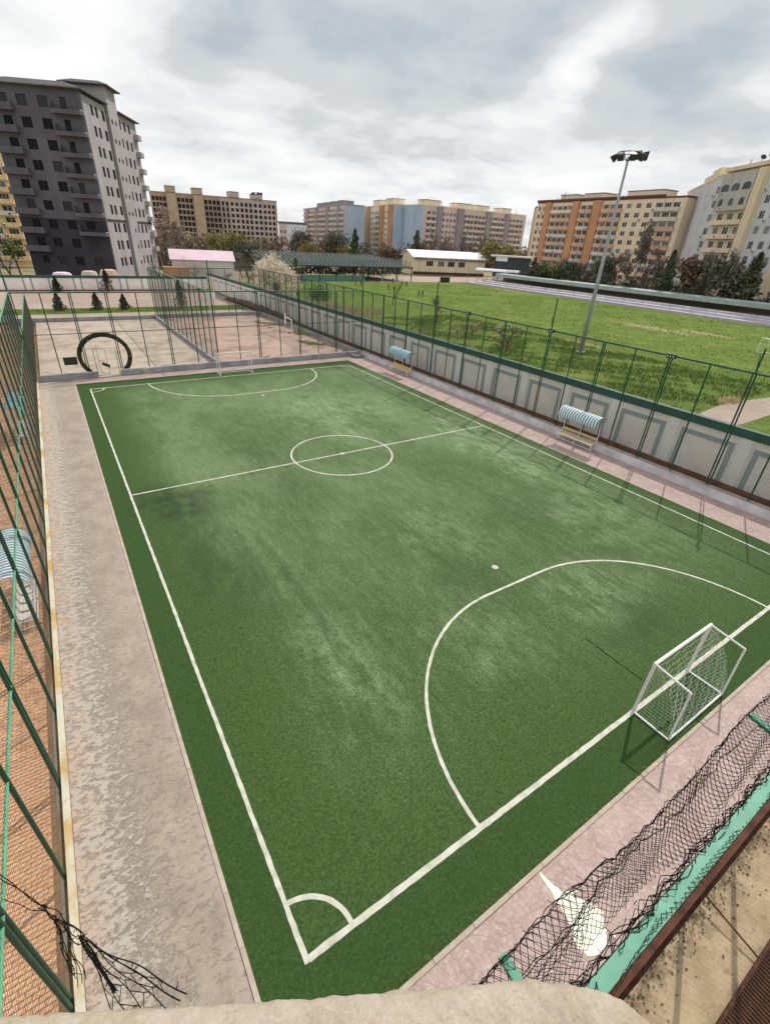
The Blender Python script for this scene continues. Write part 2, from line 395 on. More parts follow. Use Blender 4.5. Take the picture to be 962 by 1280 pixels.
def grass_mat():
    t = MT('field_grass')
    a = t.noise(.05, 6, .6); b = t.noise(.35, 6, .7); f = t.noise(2.6, 4, .75)
    st = t.noise(.22, 5, .65, t.co((.5, 2.2, 1)))
    c = t.mix(t.ramp(f, .3, .7), ld(84, 108, 42, .78), ld(122, 144, 62, .78))
    c = t.mix(t.ramp(b, .46, .68, 0, .7), c, ld(142, 156, 78, .74))
    c = t.mix(t.ramp(st, .54, .72, 0, .6), c, ld(102, 120, 50, .76))
    c = t.mix(t.ramp(a, .56, .70, 0, .55), c, ld(150, 156, 86, .74))
    # bare earth scars
    sep = t.n('ShaderNodeSeparateXYZ'); t.l(t.co(), sep.inputs[0])
    for (x, y, rx, ry) in ((90.5, 46, 3.0, 9.5), (95, 40, 2.0, 7), (62, 41, 2, 6), (118, 108, 2, 14)):
        cc = t.n('ShaderNodeCombineXYZ'); m = t.n('ShaderNodeVectorMath', operation='LENGTH')
        t.l(t.math('ADD', t.math('DIVIDE', t.math('SUBTRACT', sep.outputs[0], x), rx), t.math('MULTIPLY', t.math('SUBTRACT', b, .5), 4.5)), cc.inputs[0])
        t.l(t.math('ADD', t.math('DIVIDE', t.math('SUBTRACT', sep.outputs[1], y), ry), t.math('MULTIPLY', t.math('SUBTRACT', f, .5), 2.5)), cc.inputs[1])
        t.l(cc.outputs[0], m.inputs[0])
        c = t.mix(t.ramp(m.outputs['Value'], .45, .85, .8, 0), c, ld(196, 178, 140, .74))
    t.bump(t.math('ADD', f, t.math('MULTIPLY', b, 2)), .8, .25)
    return t.done(c, .95, .1)
FIELD = grass_mat()

# ================================================================== SETTING
def sheet(name, x0, x1, y0, y1, z, m, kind='structure', nx=1, ny=1):
    mb = MB()
    for i in range(nx):
        for j in range(ny):
            a, b = x0+(x1-x0)*i/nx, x0+(x1-x0)*(i+1)/nx; c, d = y0+(y1-y0)*j/ny, y0+(y1-y0)*(j+1)/ny
            mb.face([(a, c, z), (b, c, z), (b, d, z), (a, d, z)])
    o = part(name, mb, m); o['kind'] = kind; return o
GZ = -0.45
sheet('ground', -3000, 3000, -3000, 3000, GZ-.25, GROUND)

# pitch base slab: one block the paths and turf lie on
def slab(name, x0, x1, y0, y1, z0, z1, m):
    mb = MB(); mb.box(x0, x1, y0, y1, z0, z1); o = part(name, mb, m); o['kind'] = 'structure'; return o
XL, XR, YN, YF = -0.89, 24.79, -1.22, 43.1
LX, LY = 23.76, 41.17
slab('concrete_path', -3.42, XL-.1, -3.0, 44.7, -.6, 0.0, FLAKY)
slab('stamped_path_near', XL-.1, 27.38, -3.0, YN-.1, -.6, -.002, STAMP)
slab('stamped_path_right', XR+.1, 27.38, YN-.1, 44.7, -.6, 0.0, STAMP)
slab('stamped_path_far', XL-.1, XR+.1, YF+.1, 44.7, -.6, -.003, STAMP)
turf = slab('artificial_turf', XL, XR, YN, YF, -.5, .012, TURF)

# edging kerb stones round the turf
EDGE = var('edging_stone', ld(206, 194, 178), .14, 1.4, .9, .2, .3, 30, c2=ld(176, 158, 140))
edging = tag(bpy.data.objects.new('edging_kerb', None), kind='structure'); COL.objects.link(edging)
def edge_run(ax, x0, x1, fix, w):
    n = max(1, round((x1-x0)/1.0)); st = (x1-x0)/n
    mb = MB(); hw = w/2-.004
    if ax == 'y': mb.box(-hw, hw, .004, st-.004, -.3, .022)
    else: mb.box(.004, st-.004, -hw, hw, -.3, .022)
    me = mb.mesh('kerb_stone', EDGE)
    for i in range(n):
        p = (fix, x0+i*st, random.uniform(-.006, .006)) if ax == 'y' else (x0+i*st, fix, random.uniform(-.006, .006))
        o = inst('kerb_stone', me, edging, p); o.rotation_euler = (0, 0, random.uniform(-.003, .003))
edge_run('y', YN, YF, XL-.05, .1); edge_run('y', YN, YF, XR+.05, .1)
edge_run('x', XL-.1, XR+.1, YN-.05, .1); edge_run('x', XL-.1, XR+.1, YF+.05, .1)

# pitch markings, a felt strip each, edges slightly ragged
ZL = .0165
def ragged(mb, pts, w, z=ZL, step=.16, amp=.008):
    """flat strip following a polyline, width w"""
    P = [Vector((p[0], p[1], 0)) for p in pts]; Q = [P[0]]
    for a, b in zip(P, P[1:]):
        n = max(1, int((b-a).length/step))
        for i in range(1, n+1): Q.append(a.lerp(b, i/n))
    L_, R_ = [], []
    for i, p in enumerate(Q):
        t = (Q[min(i+1, len(Q)-1)]-Q[max(i-1, 0)]).normalized(); nn = Vector((-t.y, t.x, 0))
        L_.append(p+nn*(w/2+random.uniform(-amp, amp))); R_.append(p-nn*(w/2+random.uniform(-amp, amp)))
    for i in range(len(Q)-1):
        mb.face([(R_[i].x, R_[i].y, z), (R_[i+1].x, R_[i+1].y, z), (L_[i+1].x, L_[i+1].y, z), (L_[i].x, L_[i].y, z)])
def marking(name, pts, w=.1, z=ZL):
    mb = MB(); ragged(mb, pts, w, z); return part(name, mb, LINE, turf)
marking('touch_line', [(0, -.05), (0, LY+.05)]); marking('touch_line', [(LX, -.05), (LX, LY+.05)])
marking('goal_line', [(.05, 0), (LX-.05, 0)], .125); marking('goal_line', [(.05, LY), (LX-.05, LY)], .1)
marking('halfway_line', [(.05, LY/2), (LX-.05, LY/2)])
marking('centre_circle', [(LX/2+3.1*math.cos(a), LY/2+3.1*math.sin(a)) for a in np.linspace(0, 2*math.pi, 90)], .1, ZL+.003)
g0, g1, rp = 10.35, 13.35, 6.03
arc = [(g0-rp*math.cos(a), rp*math.sin(a)) for a in np.linspace(.01, math.pi/2, 70)]+[(g1+rp*math.cos(a), rp*math.sin(a)) for a in np.linspace(math.pi/2, .01, 70)]
marking('penalty_area_line', arc, .1, ZL+.003)
marking('penalty_area_line', [(x, LY-y) for x, y in arc], .1, ZL+.003)
def disc(mb, x, y, r, z, n=16):
    mb.face([(x+r*math.cos(2*math.pi*i/n), y+r*math.sin(2*math.pi*i/n), z) for i in range(n)])
for x, y, r in ((11.85, 7.2, .14), (11.85, 34.2, .14), (LX/2, LY/2, .16)):
    mb = MB(); disc(mb, x, y, r, ZL+.004); part('penalty_spot' if y != LY/2 else 'centre_spot', mb, LINE, turf)
for cx, cy_, sx, sy_ in ((0, 0, 1, 1), (LX, 0, -1, 1), (0, LY, 1, -1), (LX, LY, -1, -1)):
    marking('corner_arc', [(cx+sx*.98*math.cos(a), cy_+sy_*.98*math.sin(a)) for a in np.linspace(.05, math.pi/2-.05, 14)], .1, ZL+.003)
# black seam where the carpet joins in front of the goal
mb = MB(); ragged(mb, [(11.66, 2.6), (11.69, 2.19), (11.67, 1.4), (11.70, .55)], .035, ZL+.002, .09, .014)
part('turf_seam', mb, var('dark_seam', lin(34, 44, 26), .1, 9, 1.0, 0), turf)

# spilled white paint on the near path
def spill():
    P = [(4.82, -1.28), (4.77, -1.6), (4.70, -1.94), (4.66, -2.2), (4.52, -2.42), (4.46, -2.6), (4.54, -2.76), (4.72, -2.86), (4.95, -2.86), (5.11, -2.78), (5.27, -2.62), (5.36, -2.42), (5.30, -2.26), (5.20, -2.12), (5.08, -2.02), (5.13, -1.9), (5.04, -1.86), (4.97, -1.93), (4.94, -1.8), (4.90, -1.62)]
    mb = MB(); c = Vector((4.93, -2.35, 0)); Q = []
    for i, p in enumerate(P):
        q = P[(i+1) % len(P)]
        for k in range(4):
            t = k/4; x = p[0]+(q[0]-p[0])*t; y = p[1]+(q[1]-p[1])*t; Q.append((x+random.uniform(-.02, .02), y+random.uniform(-.02, .02)))
    Q = [(x, max(y, -2.95)) for x, y in Q]
    mb.face([(x, y, .004) for x, y in Q])
    for i in range(14):
        a = random.uniform(0, 6.28); r = random.uniform(.4, .7); disc(mb, 4.95+r*math.cos(a)*.8, min(-1.4, max(-2.9, -2.3+r*math.sin(a))), random.uniform(.01, .03), .005, 7)
    o = part('paint_spill', mb, var('spilled_white_paint', lin(240, 237, 222), .10, 5, .7, .3, .3, 25, c2=lin(222, 217, 198))); o['kind'] = 'structure'
spill()

# yard outside the near fence
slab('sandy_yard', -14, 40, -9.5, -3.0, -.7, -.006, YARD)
# dark strip of soil between kerb and boundary wall
slab('soil_strip', 27.72, 29.45, -8, 114.6, -.6, -.02, SOILB)
# left court
PAVE = court_mat('orange_paving', lin(208, 164, 130), lin(200, 154, 120), lin(166, 126, 100))
LZ = -.36
slab('paved_court_left', -26, -3.42, -4, 78, -.68, LZ, PAVE)
# far courts
slab('beige_court', -3.3, 11.35, 45.2, 76.6, -.6, 0.0, COURT1)
slab('pink_court', 11.7, 27.4, 45.2, 77.2, -.6, -.001, COURT2)
slab('lawn_strip', -40, 27.5, 83.8, 89.4, -.5, .05, FIELD)
slab('pale_walkway', -40, 29.4, 78.3, 114.6, -.6, .01, ROAD)
slab('stadium_field', 29.9, 121.8, -60, 136, -.6, 0.0, FIELD)
slab('stadium_path', 60, 170, 137, 160, -.6, .02, ROAD)

mb = MB(); mb.prism([(38.5, 13.4), (43.74, 14.75), (49.5, 15.3), (56.03, 14.3), (62, 14.4), (75, 13.2), (74, 9.2), (54, 10.4), (49.4, 11.6), (43.8, 11.5), (40, 12.2)], -.3, .03)
o = part('field_path', mb, ROAD); o['kind'] = 'structure'
# individual pavers in the left court: the nearest ones one by one, the rest as one relief
PV = [var('paver_%d' % i, c, .2, 5, .9, .2) for i, c in enumerate((lin(222, 178, 140), lin(217, 171, 133), lin(213, 166, 129), lin(218, 177, 147)))]
pcourt = bpy.data.objects['paved_court_left']
def paver_mesh(m):
    mb = MB(); b = .008
    x0, x1, y0, y1 = -.097, .097, -.047, .047
    mb.hull([(x0, y0, -.03), (x1, y0, -.03), (x1, y1, -.03), (x0, y1, -.03), (x0+b, y0+b, .012), (x1-b, y0+b, .012), (x1-b, y1-b, .012), (x0+b, y1-b, .012)])
    return mb.mesh('paver', m)
pms = [paver_mesh(m) for m in PV]
rest = MB(); cnt = 0
for j in range(0, 300):
    y = .2+j*.1
    for i in range(0, 11):
        x = -3.98-i*.2+(.1 if j % 2 else 0)
        if x > -3.9: continue
        z = LZ+.004+random.uniform(-.003, .003)
        if cnt < 300 and .8 < y < 8 and x > -4.85:
            o = bpy.data.objects.new('paver', random.choice(pms)); COL.objects.link(o); o.parent = pcourt; o.location = (x, y, z); cnt += 1
        else:
            b = .006; x0, x1, y0, y1 = x-.097, x+.097, y-.047, y+.047
            rest.hull([(x0, y0, z-.03), (x1, y0, z-.03), (x1, y1, z-.03), (x0, y1, z-.03), (x0+b, y0+b, z+.012), (x1-b, y0+b, z+.012), (x1-b, y1-b, z+.012), (x0+b, y1-b, z+.012)], random.randrange(4))
part('paver', rest, PV, pcourt, 'stuff')

# ================================================================== LOW WALLS
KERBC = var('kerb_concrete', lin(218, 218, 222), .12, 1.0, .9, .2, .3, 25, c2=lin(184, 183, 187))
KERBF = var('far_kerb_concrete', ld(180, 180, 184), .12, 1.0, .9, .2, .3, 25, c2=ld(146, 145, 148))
def stained_kerb():
    t = MT('stained_kerb_top')
    n = t.noise(1.0, 5, .6, t.co((2, .5, 1)))
    c = t.mix(t.ramp(n, .45, .62), ld(220, 214, 192), ld(206, 172, 112))
    c = t.mix(t.ramp(t.noise(5, 5, .7), .5, .72, 0, .5), c, ld(168, 150, 122))
    t.bump(t.noise(20, 5, .7), .3, .02); return t.done(c, .9, .2)
SKERB = stained_kerb()
def low_wall(label, poly, z0, z1, m, lip=None):
    xs = [p[0] for p in poly]; ys = [p[1] for p in poly]
    t = thing('low_wall', label, 'low wall', (sum(xs)/len(xs), min(ys), 0))
    mb = MB(); mb.prism(poly, z0, z1); part('wall_body', mb, m, t)
    return t
def rect(x0, x1, y0, y1): return [(x0, y0), (x1, y0), (x1, y1), (x0, y1)]
w = low_wall('long grey concrete kerb wall carrying the fence behind the two canopied benches', rect(27.38, 27.70, -3.2, 44.75), -.6, .52, KERBC)
mb = MB(); mb.box(27.36, 27.72, -3.2, 44.75, .52, .555); part('coping', mb, var('kerb_coping', ld(196, 178, 162), .15, 1.3, .9, .2), w)
w = low_wall('pale kerb with yellow stains under the left fence beside the flaking path', rect(-3.58, -3.43, -3.0, 45.0), -.65, .03, SKERB)
mb = MB(); mb.box(-3.76, -3.70, -3, 45, -.6, -.27); part('kerb_foot', mb, SKERB, w)
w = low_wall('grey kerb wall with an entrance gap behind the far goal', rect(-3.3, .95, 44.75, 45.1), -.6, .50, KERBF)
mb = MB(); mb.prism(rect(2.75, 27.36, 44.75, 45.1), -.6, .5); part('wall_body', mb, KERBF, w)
mb = MB(); mb.prism(rect(.97, 2.73, 44.72, 45.2), -.6, .03); part('threshold', mb, CONCL, w)
mb = MB()
for i in range(7): mb.hull([(4.6+random.uniform(-.15, .25), 44.6+random.uniform(-.1, .2), 0)]*0 or [(4.45+.1*i, 44.62, 0), (4.55+.1*i, 44.6, 0), (4.56+.1*i, 44.73, 0), (4.45+.1*i, 44.73, 0), (4.47+.1*i, 44.64, .35+.05*(i % 3)), (4.54+.1*i, 44.63, .33), (4.55+.1*i, 44.72, .5), (4.46+.1*i, 44.72, .48)])
part('broken_patch', mb, CONCL, w)
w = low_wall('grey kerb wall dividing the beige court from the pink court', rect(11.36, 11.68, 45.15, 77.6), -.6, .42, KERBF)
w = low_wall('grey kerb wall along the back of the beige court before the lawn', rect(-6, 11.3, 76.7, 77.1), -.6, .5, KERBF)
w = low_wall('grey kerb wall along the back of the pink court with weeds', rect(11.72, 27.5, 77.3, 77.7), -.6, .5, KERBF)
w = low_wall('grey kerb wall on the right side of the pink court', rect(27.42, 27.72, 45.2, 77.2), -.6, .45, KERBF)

# ================================================================== FENCES
def thin_post(h, r=.042):
    mb = MB(); mb.tube([(0, 0, 0), (0, 0, h)], r, 8); return mb
def truss_post(h, ax):
    """two pipes with rungs"""
    mb = MB(); d = Vector((.075, 0, 0)) if ax == 'x' else Vector((0, .075, 0))
    for s_ in (-1, 1): mb.tube([d*s_, d*s_+Vector((0, 0, h))], .04, 8)
    z = .5
    while z < h: mb.tube([d*-1+Vector((0, 0, z)), d+Vector((0, 0, z))], .014, 4); z += .9
    return mb
POSTM = {}
def post_mesh(kind, h):
    k = (kind, round(h, 2))
    if k not in POSTM:
        mb = thin_post(h) if kind == 'thin' else truss_post(h, 'x' if kind == 'tx' else 'y')
        POSTM[k] = mb.mesh('post', GREEN)
    return POSTM[k]
def wire(A, B, z0, z1, sp=.085, r=.0024):
    """woven diagonal wires of a chain-link sheet"""
    A = Vector((*A, 0)); B = Vector((*B, 0)); Ln = (B-A).length; U = (B-A)/Ln; H = z1-z0
    nn = Vector((-U.y, U.x, 0)); mb = MB(); k = -H
    while k < Ln:
        for sgn in (0, 1):
            s0, s1 = k, k+H; t0, t1 = 0.0, H
            if s0 < 0: t0 += -s0; s0 = 0
            if s1 > Ln: t1 -= s1-Ln; s1 = Ln
            if s1-s0 < .02: continue
            if sgn: p, q = (Ln-s0, t0), (Ln-s1, t1)
            else: p, q = (s0, t0), (s1, t1)
            off = nn*(.003 if sgn else -.003)
            mb.tube([A+U*p[0]+Vector((0, 0, z0+p[1]))+off, A+U*q[0]+Vector((0, 0, z0+q[1]))+off], r, 3, 0, False)
        k += sp*1.414
    return mb
def fence(label, A, B, zb, zt, posts, mid=None, sp=.085, ext=(), boxes=(), rail_m=None, wz=None, r=.0024, wm=None):
    """posts: list of (distance from A, kind)"""
    A = Vector(A); B = Vector(B); Ln = (B-A).length; U = (B-A)/Ln
    t = thing('mesh_fence', label, 'fence', (A.x, A.y, 0))
    for d, kind in posts:
        e = [x for x in ext if abs(x[0]-d) < .3]
        p = A+U*d; inst('post', post_mesh(kind, zt-zb), t, (p.x, p.y, zb))
        for x in e:
            mb = MB(); mb.tube([(p.x, p.y, zt), (p.x, p.y, x[1])], .045, 8); mb.tube([(p.x, p.y, zt), (p.x+.0, p.y+.12, zt+.9)], .02, 6)
            part('post_extension', mb, GREEN, t)
    for z, nm in ((zt, 'top_rail'),)+(((mid, 'mid_rail'),) if mid else ()):
        mb = MB(); mb.tube([(A.x, A.y, z), (B.x, B.y, z)], .05 if nm == 'top_rail' else .03, 8); part(nm, mb, rail_m or GREEN, t)
    for d in boxes:
        p = A+U*d; mb = MB()
        for k in (-1, 0, 1):
            mb.box(p.x-.12, p.x+.12, p.y+k*.17-.07, p.y+k*.17+.07, zt-.12, zt+.1)
        b = part('light_box', mb, DARKM, t)
        for k in (-1, 0, 1):
            mb = MB(); mb.box(p.x-.135, p.x-.119, p.y+k*.17-.035, p.y+k*.17+.035, zt-.05, zt+.02); part('lens', mb, WHITEP, b)
    mb = wire((A.x, A.y), (B.x, B.y), (wz or zb+.04), zt, sp, r); part('wire_mesh', mb, wm or WIRE, t, 'stuff')
    return t
# right fence (truss posts alternate with single pipes)
pr = []; y = 6.5-2*4.27; k = 0; y = -2.04
while y < 77.3:
    pr.append((y+3.2, 'thin' if k % 2 else 'ty')); y += 2.135; k += 1
exts = [(9.7, 7.95), (22.51, 8.75), (35.32, 8.75), (48.13, 9.25)]
fence('tall green mesh fence on the kerb wall along the right side of the pitch', (27.53, -3.2), (27.53, 77.4), .55, 6.74, pr, None, .085, exts, (13.97, 22.51, 31.05), None, None, .0040)
# far fence behind the goal
pf = [(.1, 'thin')]+[(x+3.6, k) for x, k in ((-1.65, 'thin'), (.35, 'tx'), (2.95, 'tx'), (5.2, 'thin'), (7.35, 'tx'), (9.6, 'thin'), (13.7, 'thin'), (15.8, 'tx'), (18.0, 'thin'), (20.2, 'tx'), (22.3, 'thin'), (24.5, 'tx'))]
fence('green mesh fence with a middle rail behind the far goal', (-3.6, 45.3), (27.5, 45.3), .5, 6.72, pf, 3.6, .085, ())
# left fence
pl = []
for y, k in ((-.5, 'thin'), (1.62, 'ty'), (3.85, 'thin'), (6.1, 'ty'), (8.45, 'thin'), (10.7, 'ty'), (13.05, 'thin'), (15.35, 'ty'), (17.6, 'thin'), (19.8, 'ty'), (22.0, 'thin'), (24.2, 'ty'), (26.4, 'thin'), (28.6, 'ty'), (30.8, 'thin'), (33, 'ty'), (35.2, 'thin'), (37.4, 'ty'), (39.6, 'thin'), (41.8, 'ty'), (44, 'thin'), (45.3, 'ty')):
    pl.append((y+3.0, k))
fence('tall green mesh fence along the left flaking path', (-3.64, -3.0), (-3.64, 45.3), LZ, 6.78, pl, 3.3, .085, ((48.3, 8.3),), (), GREENL)
fence('lower green mesh fence left of the beige court', (-3.6, 45.5), (-3.6, 77), -.3, 3.62, [(x, 'thin') for x in np.arange(2, 31.6, 2.2)], None, .06, (), (), GREENL, r=.006, wm=var('rusty_wire', lin(96, 84, 70), .2, 1, .7, .2))
fence('green mesh fence between the beige court and the pink court', (11.52, 45.35), (11.52, 77.5), .42, 6.68, [(x, 'thin' if i % 2 else 'ty') for i, x in enumerate(np.arange(0, 32.2, 2.13))], None, .085, ((0, 9.3),), (), GREENL)
fence('green mesh fence along the back of the pink court', (11.6, 77.5), (27.4, 77.5), .5, 6.68, [(x, 'thin') for x in np.arange(2, 15.8, 2.2)], 3.5, .085)

# near fence with brackets and torn net
nf = thing('net_fence', 'teal topped fence just below the balcony with a torn black net', 'fence', (0, -3.3, 0))
mb = MB(); mb.box(.0, 30, -3.318, -3.20, 6.66, 6.70); part('top_beam', mb, TEAL, nf)
mb = MB(); mb.box(0, 30, -3.375, -3.322, 6.50, 6.69); mb.box(0, 30, -3.41, -3.376, 6.44, 6.52); part('rusty_angle', mb, RUST, nf)
mb = MB(); mb.box(0, 30, -3.318, -3.19, 6.46, 6.655); part('lower_beam', mb, GREEN, nf)
pm = thin_post(6.46, .05).mesh('post', GREEN)
for x in (.67, 2.8, 4.93, 7.06, 9.19, 11.3, 13.45, 17.7, 22): inst('post', pm, nf, (x, -3.26, 0))
for x in (.67, 4.93, 9.19, 13.45):
    mb = MB(); mb.bar((x, -3.2, 6.68), (x, -2.73, 6.75), .075, .05); part('bracket', mb, TEAL, nf)
mb = wire((.0, -3.25), (30, -3.25), .1, 6.45, .085); part('wire_mesh', mb, WIRE, nf, 'stuff')

def near_net():
    cell = .035; x0, x1 = -.6, 8.4; nu = int((x1-x0)/cell); nv = 25
    mb = MB()
    P = np.zeros((nu+1, nv+1, 3))
    ph = rng.uniform(0, 6.28, 8)
    for i in range(nu+1):
        x = x0+i*cell
        br = abs(((x-.67) % 4.26)-2.13)/2.13       # 1 at brackets, 0 mid-span
        slack = (1-br)
        tipy = -2.735-.035*slack+.02*math.sin(x*2.1+ph[0]); tipz = 6.765-.05*slack+.015*math.sin(x*5+ph[1])
        for j in range(nv+1):
            t = j/nv
            # bunch folds: uneven spacing across
            tt = t+.05*math.sin(t*9+x*1.3+ph[2])+.03*math.sin(t*17+x*3.1+ph[3])
            tt = min(max(tt, 0), 1.05)
            y = tipy+(-3.335-tipy)*tt
            z = tipz+(6.735-tipz)*tt-.16*math.sin(math.pi*min(tt, 1))*(0.6+.4*math.sin(x*1.7+ph[4]))+.015*math.sin(x*4+j*.35)
            P[i, j] = (x+.05*math.sin(j*.16+x*1.1+ph[5])+rng.normal(0, .0018), y+rng.normal(0, .0022), z+rng.normal(0, .003))
    def torn(i, j):
        x = x0+i*cell; t = j/nv
        # a long tear between net and beam
        a = .50+.10*math.sin(x*2.7+.5)+.06*math.sin(x*7.1); b = .90
        if 1.2 < x < 3.9 and a < t < b: return True
        if 3.9 <= x < 7.5 and a+.22 < t < b-.03 and math.sin(x*5.3)>.0: return True
        if x < .2 and t > .72: return True
        return rng.random() < .006
    for i in range(nu):
        for j in range(nv):
            if torn(i, j):
                if rng.random() < .05:           # loose strands
                    a = Vector(P[i, j]); e = a+Vector((rng.normal(0, .03), -.05+rng.normal(0, .03), -.10-.08*rng.random())); mb.tube([a, (a+e)/2+Vector((.015, 0, .01)), e], .0035, 3, 0, False)
                continue
            rr = .0032 if t_bunch(j, nv) else .0026
            for a, b in (((i, j), (i+1, j+1)) if (i+j) % 2 == 0 else ((i+1, j), (i, j+1)),):
                mb.tube([Vector(P[a]), Vector(P[b])], rr, 3, 0, False)
    for i in range(0, nu-1, 1):                  # a second fold lying over the first near the brackets
        for j in range(0, 14):
            if rng.random() < .04: continue
            a, b = ((i, j), (i+1, j+1)) if (i+j) % 2 else ((i+1, j), (i, j+1))
            w_ = lambda q: Vector((P[q][0]+.012, P[q][1]+.004-.05*math.sin(q[1]*.2)*(.5+.5*math.sin(P[q][0]*1.3)), P[q][2]+.025+.015*math.sin(q[0]*.05)))
            mb.tube([w_(a), w_(b)], .0026, 3, 0, False)
    # gathered ropes
    for jj, n_, amp in ((0, 3, .012), (nv, 9, .03), (5, 2, .02)):
        for q in range(n_):
            pts = []
            for i in range(0, nu+1, 3):
                p = Vector(P[i, jj]); 
                if jj == nv: p = Vector((p.x, -3.175+rng.normal(0, .012), 6.70+rng.normal(0, .02)))
                pts.append(p+Vector((0, rng.normal(0, amp), rng.normal(0, amp*.6))))
            mb.tube(pts, .0045 if jj == nv else .0042, 3, 0, False)
    for _ in range(60):                         # frayed ends
        i = rng.integers(0, nu); jj = 0 if rng.random() < .4 else nv
        a = Vector(P[i, jj]); 
        if jj == nv: a = Vector((a.x, -3.17, 6.71))
        e = a+Vector((rng.normal(0, .03), .05*rng.random()+.01, rng.normal(.0, .04))); mb.tube([a, (a+e)/2+Vector((rng.normal(0, .01), 0, .01)), e], .003, 3, 0, False)
    return mb
def t_bunch(j, nv): return j < 2 or j > nv-2
o = solo('torn_net', near_net(), NETM, 'torn black ball net stretched over teal brackets at lower right', 'net')

# rusty drain grating and rod in the yard
gr = thing('floor_grating', 'rust brown slatted grating lying in the sandy yard', 'grating', (7.5, -5.2, 0))
mb = MB()
for (a, b) in (((3.5, -4.56, .1), (12, -4.56, .1)), ((3.5, -6.2, .1), (12, -6.2, .1))): mb.bar(a, b, .06, .06)
part('frame', mb, RUST, gr)
slat = MB(); slat.bar((0, -.03, 0), (0, -1.61, 0), .032, .04); sme = slat.mesh('slat', RUST)
x = 3.6
while x < 12: inst('slat', sme, gr, (x, -4.56, .1)); x += .072
mb = MB(); mb.tube([(7.32, -3.42, .25), (7.26, -4.53, .1)], .018, 6)
solo('steel_rod', mb, RUST, 'thin rusty rod leaning from fence foot to the grating', 'rod')
# dry leaves and clods by the fence foot
mb = MB()
for _ in range(500):
    x = random.uniform(4.5, 12); y = -3.35-abs(random.gauss(0, .28)); s_ = random.uniform(.012, .04)
    if y < -4.5: continue
    a = random.uniform(0, 6.28); z = .002+random.uniform(0, .015)
    mb.face([(x+s_*math.cos(a+q*1.57)*(1 if q % 2 else .5), y+s_*math.sin(a+q*1.57)*(1 if q % 2 else .5), z+random.uniform(0, .02)) for q in range(4)])
o = part('leaf_litter', mb, var('dead_leaves', lin(70, 58, 40), .3, 9, .9, .1, c2=lin(48, 52, 30))); tag(o, 'dark dead leaves scattered along the foot of the near fence', 'leaves', None, 'stuff')

# balcony parapet in front of the lens
def para_mat():
    t = MT('weathered_parapet')
    c = t.mix(t.ramp(t.noise(7, 8, .7), .35, .65), ld(206, 194, 178, .82), ld(184, 170, 148, .82))
    c = t.mix(t.ramp(t.noise(26, 8, .75), .5, .68, 0, .6), c, ld(218, 206, 194, .82))
    c = t.mix(t.ramp(t.noise(3.0, 6, .7, t.co((1, 1, 1), (3, 5, 1))), .52, .7, 0, .55), c, ld(186, 168, 128, .8))
    c = t.mix(t.ramp(t.noise(60, 5, .8), .60, .70, 0, .7), c, ld(132, 112, 92, .8))
    c = t.mix(t.ramp(t.noise(11, 10, .8, t.co((1, 1, 1), (7, 1, 2))), .63, .68, 0, .7), c, ld(112, 92, 74, .8))
    c = t.mix(.35, c, t.mix(t.noise(170, 4, .8), (0, 0, 0, 1), (1, 1, 1, 1)), 'OVERLAY')
    t.bump(t.math('ADD', t.noise(40, 8, .75), t.math('MULTIPLY', t.noise(9, 4, .6), .8)), .8, .012)
    return t.done(c, .92, .15)
PARA = para_mat()
def parapet():
    out = [(-2.6, -2.17), (-1.9, -2.56), (-1.46, -2.80), (-1.28, -2.90), (-1.09, -3.01), (-.95, -3.09), (-.80, -3.17), (-.70, -3.225), (-.62, -3.275), (-.565, -3.32), (-.53, -3.37), (-.512, -3.43), (-.51, -3.6), (-.51, -4.4)]
    rings = []
    # rounded section: list of (inward offset, z)
    prof = [(.02, 10.05), (.0, 10.25), (.0, 10.425), (.010, 10.453), (.04, 10.47), (.12, 10.475), (.24, 10.477), (.285, 10.465), (.30, 10.425), (.30, 9.4)]
    mb = MB(); n = len(out); P = [Vector((p[0], p[1], 0)) for p in out]; nor = []
    for i in range(n):
        t = (P[min(i+1, n-1)]-P[max(i-1, 0)]).normalized(); nor.append(Vector((t.y, -t.x, 0)))   # inward = right of travel, towards the camera
    k = 0
    for i in range(n):
        for (d, z) in prof:
            q = P[i]+nor[i]*d; j = .005*math.sin(i*7.3+d*31); mb.v.append((q.x, q.y, z+j))
    m = len(prof)
    for i in range(n-1):
        for a in range(m-1): mb.f.append((i*m+a, (i+1)*m+a, (i+1)*m+a+1, i*m+a+1)); mb.m.append(0)
    return mb
vb = thing('balcony', 'rounded weathered concrete balcony parapet at the bottom edge of the view', 'balcony', (-1.6, -3.4, 0))
o = part('parapet', parapet(), PARA, vb)
smooth(o)
md = o.modifiers.new('sub', 'SUBSURF'); md.levels = 5; md.render_levels = 5
tx = bpy.data.textures.new('parapet_rough', 'CLOUDS'); tx.noise_scale = .035; tx.noise_depth = 4
dm = o.modifiers.new('rough', 'DISPLACE'); dm.texture = tx; dm.strength = .010; dm.mid_level = .5; dm.texture_coords = 'GLOBAL'
tx2 = bpy.data.textures.new('parapet_chips', 'STUCCI'); tx2.noise_scale = .09
dm2 = o.modifiers.new('chips', 'DISPLACE'); dm2.texture = tx2; dm2.strength = .006; dm2.mid_level = .5; dm2.texture_coords = 'GLOBAL'
mb = MB(); mb.prism([(-2.6, -2.2), (-.72, -3.28), (-.6, -3.5), (-.6, -6), (-4.5, -6), (-4.5, -2.2)], 9.9, 10.05); part('floor_slab', mb, CONC, vb)
mb = MB(); mb.box(-4.5, -.9, -9, -4.2, -.5, 9.89); part('wall', mb, CONCL, vb)

